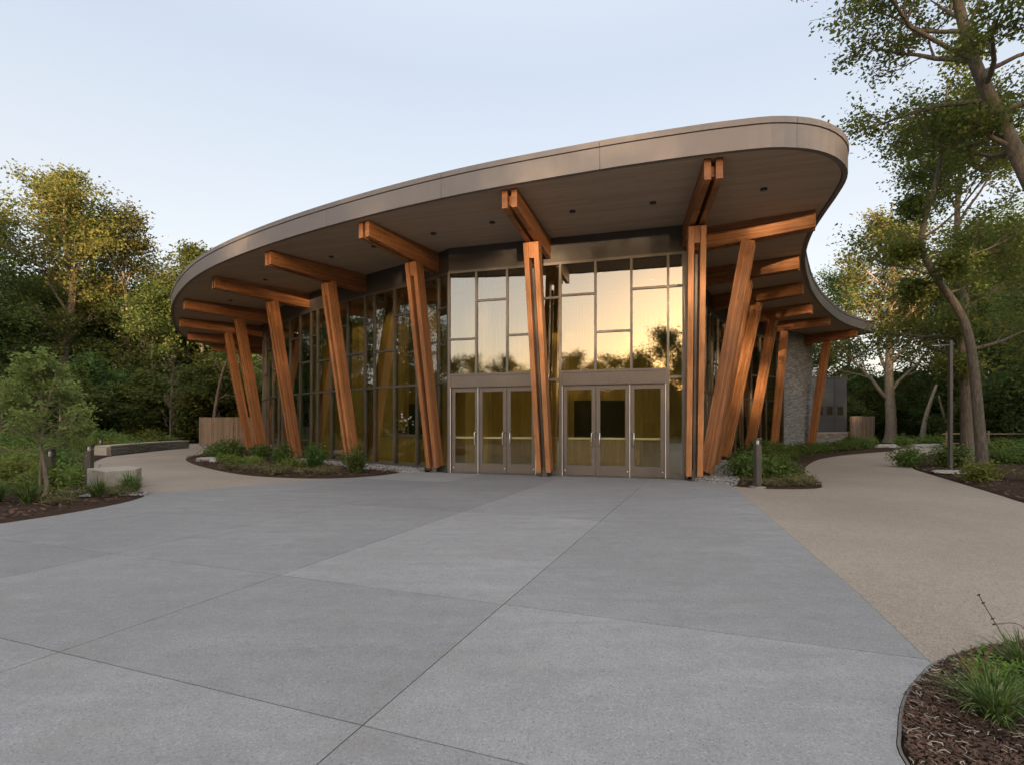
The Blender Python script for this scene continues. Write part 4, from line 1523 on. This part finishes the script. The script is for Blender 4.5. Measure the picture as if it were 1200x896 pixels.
# bare and leaning stems
def stem(name, label, pts, r, mat=M_BARKL, twigs=0, seed=1, cat='tree'):
    rg = random.Random(seed)
    b = MB()
    p = catmull([Vector(q) for q in pts], 4)
    b.tube(p, [r * (1 - .6 * i / (len(p) - 1)) for i in range(len(p))], 7)
    for k in range(twigs):
        q = p[int(len(p) * (.25 + .7 * k / twigs))]
        a = rg.uniform(0, 6.28)
        e = rg.uniform(.5, 1.1)
        L = rg.uniform(.5, 1.3)
        d = Vector((math.cos(a) * math.cos(e), math.sin(a) * math.cos(e), math.sin(e)))
        tw = [q, q + d * L * .5, q + (d + Vector((0, 0, .25))).normalized() * L]
        b.tube(tw, [r * .35, r * .25, .006], 4)
        for _ in range(3):
            d2 = (d + Vector((rg.gauss(0, .5), rg.gauss(0, .5), rg.gauss(.2, .3)))).normalized()
            b.tube([tw[1], tw[1] + d2 * L * .45], [r * .2, .005], 3)
    return tag(obj(name, b, mat, smooth=True), label, cat)


stem('bare_tree', 'leafless grey sapling by the path end left of the fence', [(-24.2, 37.5, 0), (-24.2, 37.5, 2.5), (-24.0, 37.5, 5.6)], .06, M_BARK, 46, 3)
stem('bare_tree', 'leaning forked grey trunk behind the wooden fence', [(-21.8, 38.5, 0), (-21.6, 38.5, 2.5), (-21.0, 38.4, 5.2), (-20.0, 38.2, 7.2)], .16, M_BARK, 5, 4)
stem('dead_trunk', 'broken pale trunk leaning right in the far right wood', [(30.6, 39.5, 0), (30.9, 39.5, 2), (31.7, 39.5, 4.4)], .22)
stem('dead_trunk', 'thin pale trunk leaning left against the broken one', [(32.9, 39.4, 0), (32.2, 39.4, 2), (31.7, 39.3, 3.6)], .13)
stem('dead_trunk', 'upright pale stub right of the leaning trunks', [(33.7, 38, 0), (33.6, 38, 2), (33.4, 38, 3.6)], .13)
stem('dead_trunk', 'thin straight pole of a dead tree behind the board screen', [(26.2, 42, 0), (26.2, 42, 3.2), (26.1, 42, 5.4)], .12)
for x, y, h, s, lb in ((-29.5, 34.5, 3.6, 5, 'white stemmed sapling right of the young tree'), (-33.8, 35, 4.0, 6, 'thin white sapling half hidden by the young tree'), (-36, 33, 3.0, 7, 'thin pale sapling left of the young tree')):
    stem('birch_sapling', lb, [(x, y, 0), (x + .05, y, h * .5), (x, y, h)], .09, M_BARKL, 6, s)
t = thing('stone_post', 'pair of grey posts far back at the left edge', 'post', (-28.3, 30, 0))
for dx in (0, .75):
    b = MB()
    b.box((dx * .5, 0, .6), (.2, .2, 1.3))
    obj('post', b, M_BARK, t, bevel=.03)

# --- bed plants
def make_bush(name, H, W, seed, lm, leaf, n_stem=16, per=60, clump=.16, aspect=.6):
    rg = random.Random(seed)
    rs = np.random.RandomState(seed)
    wood = MB()
    C, T = [], []
    for k in range(n_stem):
        a = rg.uniform(0, 6.28)
        rr = math.sqrt(rg.random())
        tip = Vector((math.cos(a) * rr * W, math.sin(a) * rr * W, H * (1 - .55 * rr * rr) * rg.uniform(.75, 1.1)))
        mid = Vector((tip.x * .35, tip.y * .35, tip.z * .55))
        p = catmull([Vector((tip.x * .05, tip.y * .05, -.03)), mid, tip], 3)
        wood.tube(p, [.012 * (H + .3), .010 * (H + .3)] + [.006] * (len(p) - 2), 4, False)
        ct = rg.random()
        for q in np.linspace(.25, 1, 5):
            c = Vector(p[min(len(p) - 1, int(q * (len(p) - 1)))])
            m = max(3, int(per / 5 * rg.uniform(.6, 1.4)))
            C.append(np.array(c) + rs.normal(size=(m, 3)) * clump * np.array([1, 1, .75]))
            T.append(np.clip(.15 + .4 * ct + .5 * rs.rand(m), 0, 1))
    C = np.concatenate(C)
    C[:, 2] = np.maximum(C[:, 2], .02)
    t = thing(name, 'x', 'shrub', (0, 0, -50), 0, 'x')
    obj('stems', wood, M_BARK, t)
    obj('foliage', leaf_mesh('foliage', C, leaf, rs, np.concatenate(T), aspect=aspect), lm, t)
    return t


def make_grass(name, H, W, n, seed, lm, wd=.012, segs=5):
    rg = random.Random(seed)
    b = MB()
    tone = []
    for k in range(n):
        a = rg.uniform(0, 6.28)
        L = H * rg.uniform(.65, 1.25)
        out = W * rg.uniform(.15, 1.1)
        r0 = rg.uniform(0, .22) * W
        d = Vector((math.cos(a), math.sin(a), 0))
        sd = Vector((-d.y, d.x, 0)) * wd * rg.uniform(.6, 1.2)
        tw = rg.uniform(-.5, .5)
        vs = []
        for q in range(segs + 1):
            s = q / segs
            h = L * (s * 1.15 - .62 * s ** 2.6 * (out / W))
            p = d * (r0 + out * s ** 1.5) + Vector((0, 0, h)) + Vector((-d.y, d.x, 0)) * tw * out * s * s
            w = (1 - s ** 2.2) * .9 + .1 if q < segs else .05
            vs += [p - sd * w + Vector((0, 0, wd * .25)), p + sd * w + Vector((0, 0, wd * .25))]
        b.add(vs, [(2 * q, 2 * q + 1, 2 * q + 3, 2 * q + 2) for q in range(segs)])
        tone += [rg.random() if q else rg.random() * .6 for q in range(segs)]
    me = b.mesh('blades', True)
    me.attributes.new('tone', 'FLOAT', 'FACE').data.foreach_set('value', tone)
    t = thing(name, 'x', 'plant', (0, 0, -50), 0, 'x')
    obj('blades', me, lm, t)
    return t


P_ = {
    'shrub': make_bush('round_shrub', .75, .36, 3, M_SHRUB, .075, 26, 95, .10),
    'broad': make_bush('spreading_shrub', .62, .62, 8, M_SHRUB, .085, 36, 95, .12),
    'lime': make_bush('green_perennial', .36, .36, 12, M_LIME, .075, 22, 60, .09, .5),
    'wild': make_bush('wild_perennial', .55, .55, 19, M_LIME, .10, 24, 56, .14, .42),
    'dry': make_bush('low_groundcover', .16, .45, 27, M_DRY, .05, 30, 70, .06, .5),
    'grass': make_grass('grass_clump', .42, .40, 190, 2, M_BLADE, .011),
    'near': make_grass('grass_clump', .29, .34, 260, 5, M_BLADE, .0062, 8),
}
used.update({k: False for k in P_})
KIND.update(P_)


def plant(kind, x, y, s, label, group, z=.03, rz=None):
    t = place(kind, x, y, s, label, group, rz)
    m = t.matrix_basis.copy()
    m.translation.z = z
    t.matrix_basis = m
    return t


rp = random.Random(15)
GA = 'shrubs at the foot of the left glass wall'
plant('shrub', -4.62, 15.75, .96, 'leafy round shrub in front of the column nearest the left doors', GA)
plant('shrub', -6.45, 17.3, 1.02, 'tidy round shrub between the two left columns nearest the doors', GA)
plant('shrub', -8.05, 18.6, 1.0, 'round shrub close beside the third column from the doors', GA)
plant('lime', -7.1, 16.9, .95, 'small bright green plant in front of the two round shrubs', GA)
plant('broad', -11.7, 21.9, (1.15, 1.0, 1.2), 'largest bushy shrub behind the pale rocks at the left columns', GA)
plant('broad', -12.9, 23.2, (1.0, 1.0, .85), 'spreading olive shrub at the far tip of the glass wall bed', GA)
plant('broad', -10.6, 22.4, (.8, .8, .9), 'dark shrub against the foot of the fourth column', GA)
for k, (x, y) in enumerate([(-10.3, 19.4), (-9.7, 18.9), (-9.1, 18.35), (-10.0, 20.0), (-8.7, 17.9), (-9.4, 19.5), (-11.0, 20.2)]):
    plant('lime', x, y, rp.uniform(.65, .85), 'light green ground plant in the row before the left columns', GA)
for x, y in [(-8.2, 16.9), (-7.6, 16.3), (-6.9, 15.9), (-6.0, 15.5), (-5.4, 15.3), (-7.0, 15.5), (-8.3, 17.4), (-5.6, 16.2), (-9.0, 17.0)]:
    plant('dry', x, y, rp.uniform(.8, 1.1), 'dry brownish low plant on the mulch before the left columns', GA)
GC = 'plants of the right column bed'
for k, (x, y, s) in enumerate([(6.3, 13.2, .95), (6.9, 13.6, .9), (6.25, 14.1, .95), (7.1, 14.6, 1.0), (6.9, 15.6, 1.0), (7.9, 15.6, .9), (7.7, 16.9, 1.05), (8.6, 17.6, 1.0), (9.1, 18.9, 1.1), (9.9, 20.0, 1.0), (10.5, 20.8, 1.1), (11.6, 22.4, 1.1), (12.8, 23.6, 1.1), (9.6, 20.8, 1.2), (11.6, 23.8, 1.2)]):
    plant('broad', x, y, (s * .9, s * .9, s * rp.uniform(.6, .95)), 'dense dark green shrub massed in the right column bed', GC)
for x, y in [(6.1, 12.6), (6.7, 12.6), (7.1, 13.1), (7.5, 14.2), (8.3, 16.1), (5.85, 13.0)]:
    plant('dry', x, y, rp.uniform(.7, 1.0), 'small dull green plant at the front edge of the right column bed', GC)
for x, y, s in [(14.6, 25.9, .9), (15.8, 26.9, .9), (17, 28.0, .95), (18.2, 29.0, 1.0), (19.4, 30.2, .8), (20.6, 31.2, 1.1), (21.6, 33, .8), (16.5, 29.0, .8), (22.4, 35, 1.2)]:
    plant('broad', x, y, (s, s, s * .8), 'bushy shrub by the path in front of the stone end wall', GC)
# left bed
GLb = 'plants of the left corner bed'
plant('grass', -8.65, 9.45, 1.0, 'bright grass clump at the front of the left bed below the young tree', GLb)
plant('grass', -8.0, 10.2, .85, 'grass clump standing right of the young tree', GLb)
plant('grass', -8.05, 11.15, .95, 'grass clump in front of the left half of the stone block', GLb)
plant('grass', -7.85, 11.0, .6, 'small grass tuft against the stone block right side', GLb)
plant('grass', -9.45, 9.7, .9, 'grass clump at the very left edge below the young tree', GLb)
for x, y in [(-8.4, 9.7), (-8.1, 9.5), (-8.6, 10.3), (-8.0, 10.7), (-8.3, 11.0)]:
    plant('dry', x, y, rp.uniform(.6, .9), 'low brownish ground plant on the mulch at the young tree', GLb)
pts = []
for p in sample(bed_left, 900, rp, lambda p: p[1] > 10.4 and p[0] < -9.0 and p[0] > -p[1] * 1.02 - .5 and edge_dist(p, le + lp) > .8):
    dmin = .75 + max(0, p[1] - 16) * .06
    if all(math.hypot(p[0] - q[0], p[1] - q[1]) > dmin for q in pts) and math.hypot(p[0] + 9.7, p[1] - 12.2) > .55 and math.hypot(p[0] + 8.7, p[1] - 11.9) > 1.1:
        pts.append(p)
    if len(pts) >= 150:
        break
LB = {'wild': 'fresh green wild perennial massed in the left bed', 'lime': 'small bright perennial massed in the left bed', 'broad': 'darker leafy shrub massed in the left bed', 'dry': 'dull low plant massed in the left bed'}
for p in pts:
    kd = rp.choices(['wild', 'lime', 'broad', 'dry'], [.5, .2, .18, .12])[0]
    s = rp.uniform(.8, 1.25) * (1 + max(0, p[1] - 16) * .025)
    plant(kd, p[0], p[1], (s, s, s * rp.uniform(.7, 1.15)), LB[kd], GLb)
# right bed under the trees
GD = 'plants under the trees on the right'
plant('lime', 11.75, 13.35, 1.3, 'yellow green plant at the foot of the bent tree', GD)
plant('lime', 12.9, 12.9, 1.0, 'upright yellow green plant right of the bent tree', GD)
plant('grass', 13.3, 13.2, .9, 'grass clump at the right edge beyond the bent tree', GD)
plant('broad', 13.6, 18.2, .9, 'leafy plant behind the lamp post base', GD)
plant('broad', 14.6, 17.6, 1.1, 'low green shrub between lamp post and dark trunk', GD)
for p in sample(bed_r2, 46, rp, lambda p: p[1] > 18.5 and p[0] > 17.3 and p[0] < p[1] * 1.02 and p[1] < 32 and edge_dist(p, rb) > 1.6):
    s = rp.uniform(.7, 1.3)
    plant(rp.choice(['broad', 'wild', 'broad']), p[0], p[1], (s, s, s * .9), 'weedy green plant on the ground beneath the right trees', GD)
for x, y in [(25, 33.8), (27.5, 34.8), (29.5, 35.5), (31.5, 36), (33.5, 36.6), (36, 37.5), (28, 36.5), (31, 38), (34, 39), (24.6, 36.4), (38, 38), (40, 38.5)]:
    plant('wild', x, y, rp.uniform(.9, 1.4), 'weedy green plant on the far verge of the right path', GD)
# near corner bed
GN = 'plants of the near corner bed'
plant('near', 2.36, 2.58, .82, 'large grass clump nearest the camera in the corner bed', GN, -.01)
plant('near', 2.93, 3.02, .8, 'second grass clump at the right edge of the corner bed', GN, -.01, 1)
plant('near', 2.74, 2.62, .7, 'grass clump just right of the largest one in the corner bed', GN, -.01, 2)
plant('lime', 2.66, 2.88, (.4, .4, .5), 'broad leaved green plant between the near grass clumps', GN, -.01)
t = thing('dry_seed_stalk', 'tall thin dry seed stalks bending over the edge of the corner bed', 'plant', (3.17, 3.36, 0), 0)
b = MB()
st_ = catmull([Vector(p) for p in [(0, 0, -.02), (-.06, 0, .12), (-.13, .02, .26), (-.18, .03, .36)]], 4)
b.tube(st_, [.0028] * len(st_), 5)
st2 = catmull([Vector(p) for p in [(.12, 0, -.02), (.09, 0, .14), (.02, 0, .19), (-.08, .02, .175)]], 4)
b.tube(st2, [.0024] * len(st2), 5)
obj('stalk', b, M_BARK, t)
b = MB()
for c in ((-.18, .03, .36), (-.155, .025, .31), (-.09, .02, .175), (-.10, .02, .21)):
    b.tube([Vector(c) + Vector((-.012, 0, -.004)), Vector(c), Vector(c) + Vector((.012, 0, .006))], [.002, .006, .002], 6)
obj('seed_head', b, M_DARK, t)
t = thing('red_stemmed_weed', 'thin weed with red stems behind the largest grass clump', 'plant', (2.48, 2.84, 0), 0)
b = MB()
for k in range(6):
    a = k * 1.1
    b.tube(catmull([Vector((0, 0, -.02)), Vector((math.cos(a) * .03, math.sin(a) * .03, .13)), Vector((math.cos(a) * .10, math.sin(a) * .08, .26 - .02 * k))], 3), [.0025] * 7, 5)
obj('stem', b, m_simple('red_stem', (.22, .05, .03), .6), t)

# far woods that read as one mass, all round
rs = np.random.RandomState(99)
n = 110000
ang = rs.uniform(0, 2 * np.pi, n)
rad = rs.uniform(72, 92, n)
hmax = 8.2 + 2.2 * np.sin(ang * 13) + 1.6 * np.sin(ang * 29 + 1) + 1.0 * np.sin(ang * 61)
south = np.sin(ang) < -.35
hmax = np.where(south, hmax * .8, hmax * 1.05)
zz = hmax * rs.uniform(0, 1, n) ** .8
C = np.stack([rad * np.cos(ang), 8 + rad * np.sin(ang), zz], 1)
wd = obj('far_woods', leaf_mesh('far_woods', C, 1.1, rs, .15 + .55 * rs.rand(n), aspect=.8), M_LEAF)
wd['kind'] = 'stuff'
tag(wd, 'dark far wood closing the view behind all nearer trees', 'woods')

# ------------------------------------------------------------------ light, sky, camera
SUN_AZ, SUN_EL = R(186), R(2.9)      # compass from +Y, clockwise
wld = bpy.data.worlds.new('World')
sc.world = wld
wld.use_nodes = True
nt = wld.node_tree
nt.nodes.clear()
sky = nt.nodes.new('ShaderNodeTexSky')
sky.sky_type = 'NISHITA'
sky.sun_disc = False
sky.sun_elevation = SUN_EL
sky.sun_rotation = SUN_AZ
sky.altitude = 200
sky.air_density = 1.0
sky.dust_density = 2.5
sky.ozone_density = 1.0
bg = nt.nodes.new('ShaderNodeBackground')
bg.inputs['Strength'].default_value = .15
wo = nt.nodes.new('ShaderNodeOutputWorld')
# thin high veil of cloud that pales the clear sky, whitest towards the horizon
tcn = nt.nodes.new('ShaderNodeTexCoord')
sxyz = nt.nodes.new('ShaderNodeSeparateXYZ')
nt.links.new(tcn.outputs['Generated'], sxyz.inputs[0])
veil = nt.nodes.new('ShaderNodeValToRGB')
ve = veil.color_ramp.elements
while len(ve) < 4:
    ve.new(.5)
for e_, (p_, c_) in zip(ve, [(0, (1.02, .97, .94)), (.16, (1.0, .99, 1.01)), (.55, (.71, .78, .92)), (.95, (1.12, 1.12, 1.15))]):
    e_.position, e_.color = p_, (*c_, 1)
nt.links.new(sxyz.outputs[2], veil.inputs[0])
cmap = nt.nodes.new('ShaderNodeMapping')
cmap.inputs['Scale'].default_value = (1.2, 1.2, 6)
nt.links.new(tcn.outputs['Generated'], cmap.inputs[0])
cno = nt.nodes.new('ShaderNodeTexNoise')
cno.inputs['Scale'].default_value = 2.2
cno.inputs['Detail'].default_value = 6
nt.links.new(cmap.outputs[0], cno.inputs[0])
crm = nt.nodes.new('ShaderNodeMapRange')
crm.inputs[1].default_value, crm.inputs[2].default_value = .35, .7
crm.inputs[3].default_value, crm.inputs[4].default_value = .85, .885
nt.links.new(cno.outputs[0], crm.inputs[0])
vm = nt.nodes.new('ShaderNodeMix')
vm.data_type = 'RGBA'
ymr = nt.nodes.new('ShaderNodeMapRange')
ymr.inputs[1].default_value, ymr.inputs[2].default_value = -.9, .15
ymr.inputs[3].default_value, ymr.inputs[4].default_value = .80, 1.0
nt.links.new(sxyz.outputs[1], ymr.inputs[0])
fmu = nt.nodes.new('ShaderNodeMath')
fmu.operation = 'MULTIPLY'
nt.links.new(crm.outputs[0], fmu.inputs[0])
nt.links.new(ymr.outputs[0], fmu.inputs[1])
nt.links.new(fmu.outputs[0], vm.inputs[0])
nt.links.new(sky.outputs[0], vm.inputs[6])
nt.links.new(veil.outputs[0], vm.inputs[7])
# the sunset half of the sky glows brighter than the half behind the hall
gmr = nt.nodes.new('ShaderNodeMapRange')
gmr.inputs[1].default_value, gmr.inputs[2].default_value = -.75, .2
gmr.inputs[3].default_value, gmr.inputs[4].default_value = 1.65, 1.0
nt.links.new(sxyz.outputs[1], gmr.inputs[0])
gvm = nt.nodes.new('ShaderNodeVectorMath')
gvm.operation = 'SCALE'
nt.links.new(vm.outputs[2], gvm.inputs[0])
nt.links.new(gmr.outputs[0], gvm.inputs[3])
nt.links.new(gvm.outputs[0], bg.inputs[0])
nt.links.new(bg.outputs[0], wo.inputs[0])
sd = bpy.data.lights.new('sun', 'SUN')
sd.energy = 2.0
sd.angle = R(.6)
sd.color = (1, .72, .44)
so = bpy.data.objects.new('sun', sd)
COL.objects.link(so)
dv = Vector((math.sin(SUN_AZ) * math.cos(SUN_EL), math.cos(SUN_AZ) * math.cos(SUN_EL), math.sin(SUN_EL)))
so.rotation_euler = dv.to_track_quat('Z', 'Y').to_euler()
so.location = (0, -20, 30)

cd = bpy.data.cameras.new('camera')
cd.sensor_width, cd.lens, cd.sensor_fit = 36, 18.6, 'HORIZONTAL'
cd.shift_y = 49 / 1200
cd.clip_start, cd.clip_end = .05, 1500
co_ = bpy.data.objects.new('camera', cd)
COL.objects.link(co_)
co_.location = (0, 0, 1.45)
co_.rotation_euler = (R(90), 0, 0)
sc.camera = co_
sc.view_settings.view_transform = 'Standard'
sc.view_settings.look = 'None'
sc.view_settings.gamma = 1
sc.view_settings.exposure = 2.65
sc.cycles.use_denoising = True
sc.cycles.max_bounces = 8
sc.cycles.transparent_max_bounces = 24
sc.cycles.sample_clamp_indirect = 6
for m in bpy.data.materials:
    m.use_backface_culling = False
